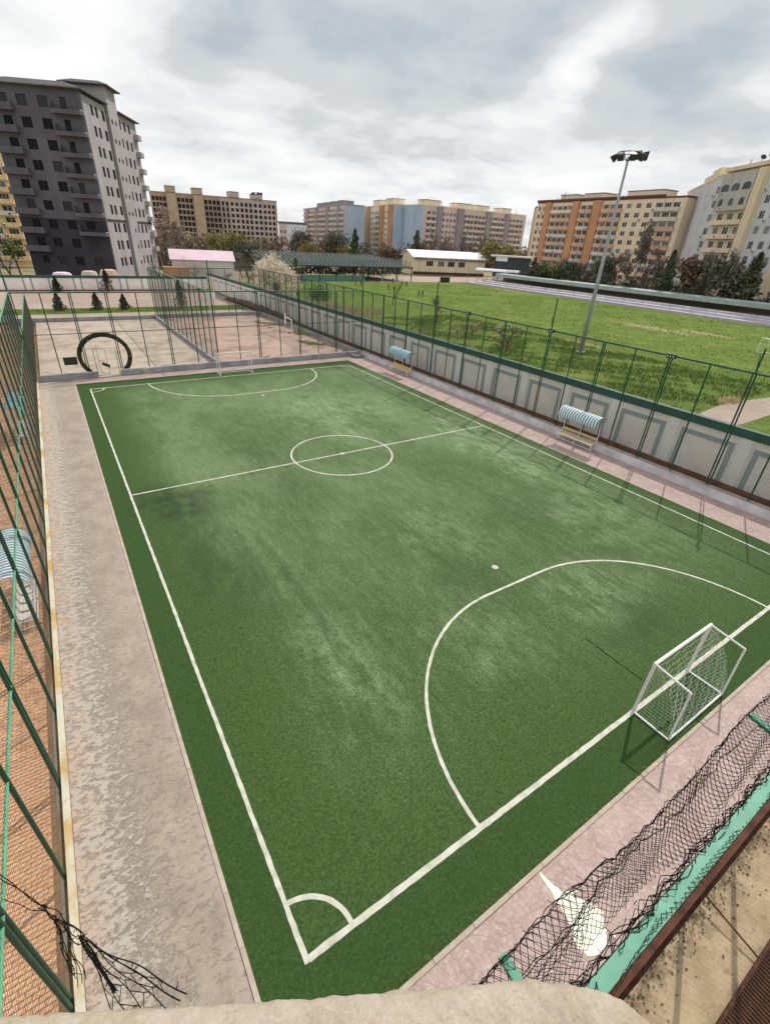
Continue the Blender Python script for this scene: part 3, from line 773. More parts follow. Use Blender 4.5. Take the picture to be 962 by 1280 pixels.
# torn strand of net at lower left
def left_net():
    mb = MB()
    A = Vector((-3.40, 1.66, 4.34)); J = Vector((-2.80, .62, 4.85)); K = Vector((-2.34, -.22, 5.45)); Bp = Vector((-1.47, -1.74, 6.90)); E_ = Vector((-2.00, -1.10, 6.10))
    def knots(pts, r=.004, n=2):
        for p in pts:
            for _ in range(n):
                d = Vector((rng.normal(0, .02), rng.normal(0, .02), rng.normal(0, .02))); mb.tube([p, p+d*.6+Vector((0, 0, .008)), p+d], r, 3, 0, False)
    def line(a, b, r, sag=.03, n=14, wob=.008, kn=1):
        w = rng.uniform(0, 6.28, 3)
        pts = [a.lerp(b, t)+Vector((wob*math.sin(t*11+w[0]), wob*math.sin(t*9+w[1]), -sag*math.sin(math.pi*t)+wob*math.sin(t*13+w[2]))) for t in np.linspace(0, 1, n)]
        mb.tube(pts, r, 5, 0, False); knots(pts[1::2], r*.8, kn); return pts
    for q in range(2): line(A+Vector((rng.normal(0, .03), .05*q, -.10*q)), J, .0055, .03, 12)
    line(A+Vector((0, -.25, -.25)), J+Vector((0, -.05, -.03)), .0045, .05, 12)
    for q in range(4): line(J+Vector((rng.normal(0, .02), rng.normal(0, .02), rng.normal(0, .02))), K+Vector((rng.normal(0, .03), rng.normal(0, .03), rng.normal(0, .03))), .005, .01, 12, .012, 2)
    # the open piece of net between the knot and the parapet
    ends = [Bp+Vector((.02, .04, .02)), Bp+Vector((-.02, .02, 0)), Bp+Vector((-.10, .02, -.05)), Bp+Vector((-.20, .02, -.12)), Bp+Vector((-.30, .02, -.20)), Bp+Vector((-.40, .04, -.32))]
    cur = [line(K, e, .0050 if q < 2 else .0036, .02+.012*q, 17, .010, 1) for q, e in enumerate(ends)]
    for a, b in zip(cur, cur[1:]):
        for i in range(4, 16, 3):
            m_ = (a[i]+b[i-1])/2+Vector((rng.normal(0, .01), rng.normal(0, .01), -.02)); mb.tube([a[i], m_, b[i-2]], .0034, 4, 0, False); mb.tube([m_, b[min(16, i+1)]], .0034, 4, 0, False)
    # twisted rope
    for q in range(6):
        pts = [K.lerp(E_, t)+Vector((.022*math.cos(t*24+q*1.05), .022*math.sin(t*24+q*1.05), .01*math.sin(t*15+q)))*(.7+.3*math.sin(t*6)) for t in np.linspace(0, 1, 26)]
        mb.tube(pts, .0055, 4, 0, False); knots(pts[::3], .004, 1)
    for q in range(4): line(J.lerp(K, .35), Vector((-2.66+.02*q, -.02-.03*q, 4.50)), .0045, .0, 12, .014, 2)
    for q in range(3): line(J.lerp(K, .6), Vector((-2.45+.03*q, -.45, 5.1)), .004, .0, 9, .014, 2)
    return mb
solo('net_remnant', left_net(), NETM, 'tangled remnant of black net strung from the left fence to the parapet', 'net')
#__PART2__
# ================================================================== BOUNDARY WALLS
def wall_mat(name, a, b, dirt):
    t = MT(name)
    c = t.mix(t.ramp(t.noise(.9, 7, .65), .3, .7), a, b)
    st = t.noise(1.0, 7, .7, t.co((2.6, 2.6, .16)))
    c = t.mix(t.ramp(st, .56, .72, 0, .35), c, dirt)
    sep = t.n('ShaderNodeSeparateXYZ'); t.l(t.co(), sep.inputs[0])
    low = t.math('MULTIPLY', t.ramp(sep.outputs[2], .2, 1.0, 1, 0), t.ramp(t.noise(1.6, 7, .72), .42, .66))
    c = t.mix(t.math('MULTIPLY', low, .5), c, dirt)
    c = t.mix(t.ramp(t.noise(4, 9, .8), .62, .68, 0, .35), c, dirt)
    t.bump(t.noise(14, 6, .7), .12, .02)
    return t.done(c, .88, .2)
WALLC = wall_mat('cream_wall_paint', lin(240, 232, 224), lin(230, 220, 211), lin(190, 172, 156))
WALLP = var('wall_plinth_paint', lin(150, 108, 92), .12, 1.5, .85, .2, c2=lin(108, 76, 64))
WALLG = wall_mat('wall_frame_paint', lin(160, 174, 172), lin(148, 164, 162), lin(150, 148, 140))
WALLW = wall_mat('wall_pilaster_paint', lin(240, 238, 235), lin(232, 229, 224), lin(196, 184, 172))
CAPG = var('wall_cap_paint', lin(52, 94, 84), .15, 2, .6, .4)
def boundary_wall(label, A, B, H, z0, first, period=4.05, width=3.06):
    """wall from A to B; the decorated face is on the left of A->B"""
    A = Vector((*A, 0)); B = Vector((*B, 0)); Ln = (B-A).length; U = (B-A)/Ln; Nn = Vector((-U.y, U.x, 0))
    t = thing('boundary_wall', label, 'wall', A)
    def bx(mb, s0, s1, d0, d1, za, zb):
        c = [A+U*s+Nn*d for s, d in ((s0, d0), (s1, d0), (s1, d1), (s0, d1))]
        mb.hull([(p.x, p.y, za) for p in c]+[(p.x, p.y, zb) for p in c])
    mb = MB(); bx(mb, 0, Ln, -.22, 0, z0, H-.45); part('wall_body', mb, WALLC, t)
    mb = MB(); bx(mb, 0, Ln, .002, .05, z0, .24); part('plinth', mb, WALLP, t)
    mb = MB(); bx(mb, 0, Ln, -.28, .09, H-.47, H); part('cap', mb, CAPG, t)
    def rel(mesh_name, fn, mat):
        mb = MB(); fn(mb); me = mb.mesh(mesh_name, mat, A); return me
    def frame(mb):
        w = .27
        bx(mb, 0, w, .002, .035, .243, 2.62); bx(mb, width-w, width, .002, .035, .243, 2.62); bx(mb, w+.002, width-w-.002, .002, .033, 2.62-w, 2.62)
    def pil(mb): bx(mb, -.30, .30, .002, .06, .243, H-.475)
    fm = rel('frame', frame, WALLG); pmh = rel('pilaster', pil, WALLW)
    s = first
    while s < Ln-1:
        if s > -width:
            if s >= 0 and s+width <= Ln:
                o = inst('frame', fm, t, U*s, world=False)
            c = s+width+(period-width)/2
            if .3 < c < Ln-.3: inst('pilaster', pmh, t, U*c, world=False)
        s += period
    return t
# right wall runs along x = 29.5; the face looks to -x, so A->B runs along +y (left of +y is -x)
rw = boundary_wall('long cream wall with grey green frames and dark green cap between pitch and grass field', (29.5, -9.7), (29.5, 115), 3.52, -.6, -9.7+9.7+.15+.0)
# back wall: face looks to -y -> A->B along -x
boundary_wall('pale wall with green cap in front of the grey tower', (29.2, 115.2), (-60, 115.2), 2.75, -.6, 1.0)
mb = MB(); mb.box(29.475, 29.497, 26.05, 26.45, 1.55, 2.0)
pq = solo('wall_plaque', mb, WHITEP, 'small white plaque with a dark red mark on the cream wall', 'plaque')
mb = MB(); mb.tube([(29.474, 26.2, 1.80), (29.466, 26.2, 1.80)], .09, 12); part('red_mark', mb, var('red_print', lin(120, 40, 40)), pq)
# heap of earth between wall and pink court
def heap(x0, x1, y0, y1, h):
    mb = MB(); n, m = 6, 26
    Z = {}
    for i in range(n+1):
        for j in range(m+1):
            u, v = i/n, j/m
            z = -.05+h*math.sin(math.pi*min(1, u*.9+.1))**.7*math.sin(math.pi*v)**.5*(.7+.4*rng.random())
            Z[i, j] = (x0+(x1-x0)*u, y0+(y1-y0)*v, z)
    for i in range(n):
        for j in range(m): mb.face([Z[i, j], Z[i+1, j], Z[i+1, j+1], Z[i, j+1]])
    return mb
o = part('earth_bank', heap(27.8, 29.4, 62, 100, 1.2), SOILB); o['kind'] = 'structure'

# ================================================================== CANOPIED BENCHES
WOOD = var('yellow_wood', lin(226, 200, 152), .12, 4, .6, .35)
SEATY = var('yellow_plastic', lin(232, 200, 134), .06, 4, .45, .5)
SEATW = var('white_plastic', lin(222, 218, 212), .06, 4, .45, .5)
CYAN = var('canopy_blue', lin(86, 142, 164), .1, 3, .6, .4)
CWHITE = var('canopy_white', lin(232, 236, 234), .05, 3, .6, .4)
CLIGHT = var('canopy_pale_blue', lin(184, 216, 224), .08, 3, .6, .4)
def bench(label, loc, rz, length, seats, stripe=.2, checks=False, group='canopied players benches'):
    """local: x along the bench, -y is the front, back posts at y=+.3"""
    t = thing('canopied_bench', label, 'bench', loc, group, rz); h = length/2
    r = .028
    for x in (-h, 0, h):
        mb = MB(); mb.tube([(x, -.24, 0), (x, -.24, .44)], r, 6); part('leg', mb, WHITEP, t, local=True)
        mb = MB(); mb.tube([(x, .25, 0), (x, .25, 1.62), (x, .18, 1.95)], r, 6); part('rear_post', mb, WHITEP, t, local=True)
    mb = MB()
    for y, z in ((-.24, .42), (.22, .42), (-.24, .12), (.25, .12)): mb.tube([(-h, y, z), (h, y, z)], r*.9, 6)
    for x in (-h, 0, h): mb.tube([(x, -.24, .12), (x, .25, .12)], r*.8, 6); mb.tube([(x, -.24, .42), (x, .25, .42)], r*.8, 6)
    part('seat_frame', mb, WHITEP, t, local=True)
    if seats:
        mb = MB(); w = .19; n = 8
        prof = [(-.22, .03), (-.18, 0), (.10, -.01), (.17, .05), (.21, .27), (.2, .31)]
        for i in range(len(prof)-1):
            (y0, z0), (y1, z1) = prof[i], prof[i+1]
            mb.hull([(-w, y0, z0), (w, y0, z0), (w*.95, y1, z1), (-w*.95, y1, z1), (-w, y0+.015, z0+.02), (w, y0+.015, z0+.02), (w*.95, y1-.01, z1+.02), (-w*.95, y1-.01, z1+.02)])
        sm_ = mb.mesh('seat', seats[1])
        for i in range(seats[0]): inst('seat', sm_, t, (-h+.25+(length-.5)*i/(seats[0]-1), 0, .45), world=False)
    else:
        for y, z, w_, h_, nm in ((-.17, .45, .13, .03, 'seat_plank'), (-.02, .45, .13, .03, 'seat_plank'), (.13, .45, .13, .03, 'seat_plank'), (.225, .78, .03, .13, 'back_plank')):
            mb = MB(); mb.box(-h-.04, h+.04, y-w_/2, y+w_/2, z-h_/2, z+h_/2); part(nm, mb, WOOD, t, local=True)
    # barrel canopy of separate striped strips: arc from front low to rear
    A0, A1 = math.radians(28), math.radians(196); Rr = .50; cyy, czz = .02, 1.83
    n = max(8, int((length+.3)/stripe*2)); x0 = -h-.15; st = (length+.3)/n
    def strip(xa, xb, m, skip=None):
        mb = MB(); ns = 9
        for k in range(ns):
            if skip is not None and (k % 2) != skip: continue
            a, b = A0+(A1-A0)*k/ns, A0+(A1-A0)*(k+1)/ns
            def pt(x, a, rr): return (x, cyy+rr*math.cos(a), czz+rr*math.sin(a))
            mb.hull([pt(xa, a, Rr), pt(xb, a, Rr), pt(xb, b, Rr), pt(xa, b, Rr), pt(xa, a, Rr+.012), pt(xb, a, Rr+.012), pt(xb, b, Rr+.012), pt(xa, b, Rr+.012)])
        return mb.mesh('canopy_strip', m)
    if checks:
        ms = {(p, q): strip(0, st, (CLIGHT, CYAN)[q], p) for p in (0, 1) for q in (0, 1)}
        a = [ms[0, 0], ms[1, 1]]; b = [ms[0, 1], ms[1, 0]]
        for i in range(n):
            for me in (a if i % 2 else b): inst('canopy_strip', me, t, (x0+i*st, 0, 0), world=False)
    else:
        sA, sB = strip(0, st, CYAN), strip(0, st, CWHITE)
        for i in range(n): inst('canopy_strip', sA if i % 2 else sB, t, (x0+i*st, 0, 0), world=False)
    mb = MB()
    for x in (x0+.03, 0, -x0-.03):
        mb.tube([(x, cyy+(Rr-.02)*math.cos(a), czz+(Rr-.02)*math.sin(a)) for a in np.linspace(A0, A1, 10)], .016, 5)
    for a in (A0, math.pi/2, A1-.02): mb.tube([(x0, cyy+(Rr-.02)*math.cos(a), czz+(Rr-.02)*math.sin(a)), (-x0, cyy+(Rr-.02)*math.cos(a), czz+(Rr-.02)*math.sin(a))], .014, 5)
    part('canopy_frame', mb, WHITEP, t, local=True)
    return t
# right side benches face -x: local -y -> world -x  => rz = -90deg
bench('white bench with wooden planks and blue striped canopy near the middle of the right kerb', (27.05, 14.95, 0), R(-90), 2.75, None, .2)
bench('bench with a row of yellow seats under pale blue canopy by the far right corner', (27.05, 36.3, 0), R(-90), 3.0, (6, SEATY), .2, True)
# left court benches face +x side away: their backs are to the left fence
bench('bench with white seats under striped canopy outside the left fence', (-4.25, 14.2, LZ), R(90), 3.0, (6, SEATW), .17)
bench('bench with blue canopy farther along outside the left fence near the far corner', (-4.45, 33.0, LZ), R(90), 3.2, (6, SEATW), .2, True)

# ================================================================== GOALS
NETW = var('white_goal_net', lin(226, 226, 222), .05, 4, .8, .2)
def goal(label, loc, rz, w=3.0, h=2.0, d_top=.98, d_bot=1.06, rf=.048, rb=.03, cell=.15, net=True, group=None, y_s=-1):
    """local: goal mouth along x, net goes towards -y"""
    t = thing('goal', label, 'goal', loc, group, rz); a = w/2
    for x in (-a, a):
        mb = MB(); mb.tube([(x, 0, 0), (x, 0, h)], rf, 10); part('post', mb, WHITEP, t, local=True)
    mb = MB(); mb.tube([(-a-rf*.8, 0, h), (a+rf*.8, 0, h)], rf, 10); part('crossbar', mb, WHITEP, t, local=True)
    bz = h-.12
    for x in (-a, a):
        mb = MB(); mb.tube([(x, 0, h), (x, -d_top, bz)], rb, 8); mb.tube([(x, -d_top, bz), (x, -d_bot, .04)], rb, 8); mb.tube([(x, 0, .04), (x, -d_bot, .04)], rb, 8)
        part('side_frame', mb, WHITEP, t, local=True)
    mb = MB(); mb.tube([(-a, -d_bot, .04), (a, -d_bot, .04)], rb, 8); part('back_bar', mb, WHITEP, t, local=True)
    if net:
        mb = MB(); rr = .0027
        # net sheet: rows from crossbar down the slack back to the ground
        nx = int(w/cell); prof = []
        for k in range(19):
            s = k/18; y = -(.10+.86*math.sin(s*math.pi*.5)**.8)*(d_bot); z = h-.05-(h-.1)*(s**1.15)
            prof.append((y, z))
        def P(i, k):
            x = -a+w*i/nx; y, z = prof[k]; sag = math.sin(math.pi*i/nx)
            return Vector((x+.03*math.sin(k*1.7+i), min(0, y+.12*sag*math.sin(k/18*math.pi)+.02*math.sin(i*2.1+k)), max(.01, z-.10*sag*math.sin(k/18*math.pi)+.02*math.sin(i*1.3+k*2))))
        for i in range(nx+1): mb.tube([P(i, k) for k in range(19)], rr, 3, 0, False)
        for k in range(19): mb.tube([P(i, k) for i in range(nx+1)], rr, 3, 0, False)
        for sx in (-a, a):
            for k in range(1, 19, 1):
                y, z = prof[k]; mb.tube([Vector((sx, 0, max(.02, z))), Vector((sx*.985, y*.5, max(.015, z-.05))), P(0 if sx < 0 else nx, k)], rr, 3, 0, False)
            for q in np.arange(.12, 1, .14):
                mb.tube([Vector((sx*.99, prof[k][0]*q, max(.015, prof[k][1]-.04))) for k in range(19)], rr, 3, 0, False)
        part('net', mb, NETW, t, 'stuff', local=True)
    return t
goal('white goal with net standing on the near goal line', (11.83, -.01, .012), 0, d_top=1.0)
goal('white empty goal frame at the far end of the pitch', (12.02, 41.5, .012), R(180), net=False, d_top=.8, d_bot=1.0, rf=.045, rb=.025)
goal('white goal frame far off on the grass field by the pergola', (92.7, 136.3, 0), R(158), 6.6, 2.1, 1.5, 1.6, .07, .04, net=False)
goal('white goal frame on the grass field at the right edge', (82.6, 24.6, 0), R(60), 5.2, 2.05, 1.2, 1.4, .06, .04, net=False)

# ================================================================== ENTRANCE ARCH, BOARD, HOOPS
ARCHM = MT('arch_greenery'); ARCHM = ARCHM.done(ARCHM.mix(ARCHM.ramp(ARCHM.noise(9, 4, .7), .52, .64), lin(38, 40, 34), lin(124, 112, 70)), .9, .2)
def arch():
    t = thing('horseshoe_arch', 'dark horseshoe shaped arch round the gate in the far fence', 'arch', (1.87, 45.45, 0))
    mb = MB(); n = 40; a0, a1 = R(-46), R(226); Rx, Rz = 1.93, 1.78; cz = 1.62; tk = .17
    pts = []
    for i in range(n+1):
        a = a0+(a1-a0)*i/n; pts.append((1.87+Rx*math.cos(a)*(1.0), cz+Rz*math.sin(a), math.cos(a)*1, math.sin(a)))
    for i in range(n):
        (xa, za, ca, sa), (xb, zb, cb, sb) = pts[i], pts[i+1]
        za, zb = max(.05, za), max(.05, zb); y0, y1 = 45.38, 45.66
        mb.hull([(xa-ca*tk, y0, za-sa*tk), (xa+ca*tk, y0, za+sa*tk), (xa+ca*tk, y1, za+sa*tk), (xa-ca*tk, y1, za-sa*tk), (xb-cb*tk, y0, zb-sb*tk), (xb+cb*tk, y0, zb+sb*tk), (xb+cb*tk, y1, zb+sb*tk), (xb-cb*tk, y1, zb-sb*tk)])
    part('arch_ring', mb, ARCHM, t)
    return t
arch()
gt = thing('gate', 'pale green gate frame standing ajar inside the horseshoe arch', 'gate', (1.9, 45.3, 0))
mb = MB(); mb.tube([(1.9, 45.3, .05), (1.9, 45.3, 2.2), (1.35, 46.5, 2.2), (1.35, 46.5, .05), (1.9, 45.3, .05)], .02, 5); mb.tube([(1.9, 45.3, 1.1), (1.35, 46.5, 1.1)], .016, 5); part('gate_leaf', mb, GREENL, gt)
mb = MB(); mb.tube([(1.0, 45.3, 0), (1.0, 45.3, 2.3), (2.7, 45.3, 2.3), (2.7, 45.3, 0)], .03, 6); part('gate_frame', mb, GREENL, gt)
mb = MB(); mb.bar((1.55, 46.0, .9), (2.05, 45.6, .7), .1, .25); part('latch_plate', mb, DARKM, gt)
mb = MB(); mb.box(-1.3, -.3, 45.24, 45.27, 1.12, 1.76); o = solo('sign_board', mb, var('dark_board', lin(46, 54, 46), .1, 3, .5, .4), 'small dark green board hung on the far fence left of the arch', 'board')
def hoop(label, x, y, h, bw, bz, dirx, diry):
    t = thing('basketball_stand', label, 'basketball stand', (x, y, 0), 'basketball stands')
    mb = MB(); mb.tube([(x, y, 0), (x, y, h-.6), (x+dirx*.7, y+diry*.7, h-.3)], .07, 8); part('pole', mb, WHITEP, t)
    cx, cyy = x+dirx*.8, y+diry*.8; px_, py_ = -diry, dirx
    mb = MB(); c = [(cx+px_*s*bw/2+dirx*d, cyy+py_*s*bw/2+diry*d) for s, d in ((-1, 0), (1, 0), (1, .04), (-1, .04))]
    mb.hull([(p[0], p[1], bz) for p in c]+[(p[0], p[1], bz+1.05) for p in c]); part('backboard', mb, CWHITE, t)
    mb = MB(); mb.tube([(cx+dirx*.3+.22*math.cos(a), cyy+diry*.3+.22*math.sin(a), bz+.2) for a in np.linspace(0, 6.28, 16)], .014, 5); part('rim', mb, RUST, t)
hoop('white basketball stand just behind the far fence in the pink court', 20.7, 48.6, 4.1, 1.8, 3.0, -.75, .35)
hoop('white basketball stand at the back fence of the pink court', 19.3, 76.8, 3.6, 1.7, 2.7, .1, -.9)
# old tyre planter in the corner
tp = thing('tyre_planter', 'grey tyre lying in the far right corner of the pitch path', 'tyre', (26.85, 45.6, 0))
mb = MB(); n = 20
for i in range(n):
    a, b = 2*math.pi*i/n, 2*math.pi*(i+1)/n
    pr_ = [(.42, 0), (.62, .04), (.66, .18), (.6, .34), (.42, .36), (.40, .2)]
    for k in range(len(pr_)):
        (r0, z0), (r1, z1) = pr_[k], pr_[(k+1) % len(pr_)]
        mb.face([(26.55+r0*math.cos(a), 44.2+r0*math.sin(a), z0), (26.55+r0*math.cos(b), 44.2+r0*math.sin(b), z0), (26.55+r1*math.cos(b), 44.2+r1*math.sin(b), z1), (26.55+r1*math.cos(a), 44.2+r1*math.sin(a), z1)])
part('tyre', mb, CONC, tp)
mb = MB(); disc(mb, 26.55, 44.2, .42, .2, 16); part('soil_fill', mb, SOILB, tp)

# ================================================================== FLOODLIGHT MASTS AND LAMP POSTS
def mast(label, x, y, h, r0, r1, heads, ringr, group='tall floodlight masts'):
    t = thing('floodlight_mast', label, 'floodlight', (x, y, 0), group)
    mb = MB(); mb.tube([(x, y, 0), (x, y, h*.4), (x, y, h)], [r0, r0*.75, r1], 12); smooth(part('pole', mb, GALV, t))
    mb = MB(); mb.tube([(x, y, 0), (x, y, .12)], r0*2, 12); part('base_plate', mb, GALV, t)
    mb = MB(); mb.tube([(x+ringr*math.cos(a), y+ringr*math.sin(a), h+.35) for a in np.linspace(0, 6.283, 22)], .05, 6)
    for a in np.linspace(0, 6.28, 5)[:-1]: mb.tube([(x, y, h-.5), (x+ringr*math.cos(a), y+ringr*math.sin(a), h+.35)], .04, 5)
    part('lamp_ring', mb, DARKM, t)
    for (a, tilt, s) in heads:
        px_, py_ = x+ringr*math.cos(a), y+ringr*math.sin(a)
        mb = MB(); d = Vector((math.cos(a), math.sin(a), -tilt)).normalized(); u = Vector((-math.sin(a), math.cos(a), 0)); v = d.cross(u)
        c0 = Vector((px_, py_, h+.15)); w1, w2 = .16*s, .36*s
        mb.hull([c0+u*w1*i+v*w1*j for i, j in ((-1, -1), (1, -1), (1, 1), (-1, 1))]+[c0+d*.66*s+u*w2*i+v*w2*j for i, j in ((-1, -1), (1, -1), (1, 1), (-1, 1))])
        hd = part('lamp_head', mb, DARKM, t)
        mb = MB(); mb.hull([c0+d*(.665*s)+u*w2*.92*i+v*w2*.92*j for i, j in ((-1, -1), (1, -1), (1, 1), (-1, 1))]+[c0+d*(.68*s)+u*w2*.92*i+v*w2*.92*j for i, j in ((-1, -1), (1, -1), (1, 1), (-1, 1))]); part('lens', mb, var('lamp_glass', lin(70, 72, 76), .1, 3, .5, .3), hd)
    return t
mast('tall grey floodlight mast standing in the near part of the grass field', 56.3, 36.65, 20.9, .30, .12, [(2.4, .9, 1), (3.2, .9, 1), (4.0, .9, 1), (4.8, .7, 1.0), (5.5, .1, 1.15), (.1, -.25, 1.2)], 1.15)
mast('distant floodlight mast in front of the unfinished brick block', 80, 219.4, 25.5, .38, .2, [(2.6, .5, 1.3), (3.4, .5, 1.3), (4.6, .4, 1.3), (5.6, .3, 1.3), (.1, .3, 1.3)], 1.3)
def lamp(label, x, y, h, z0=0):
    t = thing('lamp_post', label, 'lamp post', (x, y, z0), 'slim street lamps')
    mb = MB(); mb.tube([(x, y, z0), (x, y, z0+h), (x+.5, y-.3, z0+h+.25)], [.09, .06, .04], 8); part('pole', mb, GALV, t)
    mb = MB(); mb.bar((x+.45, y-.28, z0+h+.24), (x+1.1, y-.6, z0+h+.26), .3, .12); part('lamp_head', mb, GALV, t)
lamp('slim lamp post in front of the right face of the grey tower', 15.4, 118, 9.6)
lamp('slim lamp post behind the pink roofed house', 45.8, 191, 11)
lamp('slim lamp post beside the cream stadium building', 128, 140, 9)
lamp('slim lamp post on the terrace before the orange apartment block', 137, 78, 9)
lamp('slim lamp post by the stand among the right hand trees', 139, 62, 9)

# ================================================================== BUILDINGS
GLASS = []
for i, c in enumerate((lin(46, 48, 54), lin(62, 66, 74), lin(34, 34, 38), lin(112, 114, 118))):
    GLASS.append(var('window_glass_%d' % i, c, .15, .6, .25, .4))
FRW = var('window_frame_white', lin(224, 224, 220), .05, 2, .6, .3); FRB = var('window_frame_brown', lin(92, 72, 60), .1, 2, .7, .3); FRD = var('window_frame_dark', lin(52, 52, 56), .1, 2, .6, .3)
OPENING = var('open_interior', lin(62, 57, 55), .3, .6, .95, .1)
WINM = {}
def win_mesh(w, h, fr, gl, style='two'):
    k = (round(w, 2), round(h, 2), fr.name, gl.name, style)
    if k in WINM: return WINM[k]
    mb = MB(); f = .09; d = .06
    mb.box(-w/2, w/2, .05, .09, 0, h, 1)
    for a, b in ((-w/2, -w/2+f), (w/2-f, w/2)): mb.box(a, b, 0, d-.012, .002, h-.002, 0)
    for a, b in ((0.0, f), (h-f, h)): mb.box(-w/2+f+.002, w/2-f-.002, 0, d-.014, a+.004, b-.004, 0)
    if style in ('two', 'three'):
        for q in ((0,) if style == 'two' else (-w/6, w/6)): mb.box(q-.04, q+.04, .004, d-.015, f+.002, h-f-.002, 0)
    if style == 'two': mb.box(.042, w/2-f-.003, .006, d-.017, h*.62, h*.62+.06, 0)
    if style == 'hole': pass
    WINM[k] = mb.mesh('window', [fr, gl]); return WINM[k]
class Fr:
    """facade frame: origin at the left end seen from outside, U to the right, Nn outwards"""
    def __init__(s, A, B):
        s.A = Vector((A[0], A[1], 0)); d = Vector((B[0], B[1], 0))-s.A; s.L = d.length; s.U = d/s.L; s.N = Vector((s.U.y, -s.U.x, 0)); s.rz = math.atan2(s.U.y, s.U.x)
    def P(s, u, d, z): q = s.A+s.U*u+s.N*d; return Vector((q.x, q.y, z))
    def box(s, mb, u0, u1, d0, d1, z0, z1, mi=0):
        mb.hull([s.P(u0, d0, z0), s.P(u1, d0, z0), s.P(u1, d1, z0), s.P(u0, d1, z0), s.P(u0, d0, z1), s.P(u1, d0, z1), s.P(u1, d1, z1), s.P(u0, d1, z1)], mi)
def skin(mb, fr, u0, u1, z0, z1, ops, dep=.22, mi=0, d=0.0):
    """wall sheet with recessed openings (ua, ub, za, zb)"""
    us = sorted({u0, u1, *[round(o[0], 3) for o in ops], *[round(o[1], 3) for o in ops]}); zs = sorted({z0, z1, *[round(o[2], 3) for o in ops], *[round(o[3], 3) for o in ops]})
    grid = {}
    O = [(round(o[0], 3), round(o[1], 3), round(o[2], 3), round(o[3], 3)) for o in ops]
    for i in range(len(us)-1):
        cu = (us[i]+us[i+1])/2; col = [o for o in O if o[0] < cu < o[1]]
        run = None
        for j in range(len(zs)-1):
            cz = (zs[j]+zs[j+1])/2; op = any(o[2] < cz < o[3] for o in col)
            if op:
                if run is not None: mb.face([fr.P(us[i], d, run), fr.P(us[i+1], d, run), fr.P(us[i+1], d, zs[j]), fr.P(us[i], d, zs[j])], mi); run = None
            elif run is None: run = zs[j]
        if run is not None: mb.face([fr.P(us[i], d, run), fr.P(us[i+1], d, run), fr.P(us[i+1], d, z1), fr.P(us[i], d, z1)], mi)
    for a, b, c, e in O:
        mb.face([fr.P(a, d, c), fr.P(a, d-dep, c), fr.P(b, d-dep, c), fr.P(b, d, c)], mi); mb.face([fr.P(a, d, e), fr.P(b, d, e), fr.P(b, d-dep, e), fr.P(a, d-dep, e)], mi)
        mb.face([fr.P(a, d, c), fr.P(a, d, e), fr.P(a, d-dep, e), fr.P(a, d-dep, c)], mi); mb.face([fr.P(b, d, c), fr.P(b, d-dep, c), fr.P(b, d-dep, e), fr.P(b, d, e)], mi)
        mb.face([fr.P(a, d-dep, c), fr.P(a, d-dep, e), fr.P(b, d-dep, e), fr.P(b, d-dep, c)], mi+1 if mi == 0 else mi)
def add_windows(t, fr, ops, dep, frames, styles=('two',), glass=None, skip=0.0, limit=300):
    n = 0
    for (a, b, c, e) in ops:
        if rng.random() < skip: continue
        me = win_mesh(b-a-.02, e-c-.02, frames[rng.integers(len(frames))], (glass or GLASS)[rng.integers(len(glass or GLASS))], styles[rng.integers(len(styles))])
        p = fr.P((a+b)/2, -dep+.10, c+.01); inst('window', me, t, p, fr.rz); n += 1
        if n >= limit: break
BPM = {}
def balcony_mesh(w, dpt, h, mats, key, glazed=False):
    k = (round(w, 2), dpt, h, key, glazed)
    if k in BPM: return BPM[k]
    mb = MB()
    mb.box(-w/2, w/2, -dpt, -.01, -.14, 0, 1)
    mb.box(-w/2, w/2, -dpt, -dpt+.1, .002, h, 0); mb.box(-w/2, -w/2+.1, -dpt+.102, -.012, .002, h-.01, 0); mb.box(w/2-.1, w/2, -dpt+.102, -.012, .002, h-.01, 0)
    BPM[k] = mb.mesh('balcony', mats); return BPM[k]

def V(n, c, c2=None):
    if n in MATS: return MATS[n]
    t = MT(n); a = tuple(min(.86, x*1.16) for x in lin(*c)[:3])+(1,); b = tuple(min(.86, x*1.16) for x in lin(*c2)[:3])+(1,) if c2 else tuple(x*.88 for x in a[:3])+(1,)
    col = t.mix(t.ramp(t.noise(.22, 6, .6), .3, .7), a, b)
    col = t.mix(t.ramp(t.noise(1.0, 6, .7, t.co((.5, .5, .05))), .52, .74, 0, .55), col, tuple(x*.62 for x in b[:3])+(1,))
    col = t.mix(t.ramp(t.noise(.7, 5, .7), .58, .72, 0, .3), col, tuple(min(1, x*1.25) for x in a[:3])+(1,))
    MATS[n] = t.done(col, .9, .15); return MATS[n]
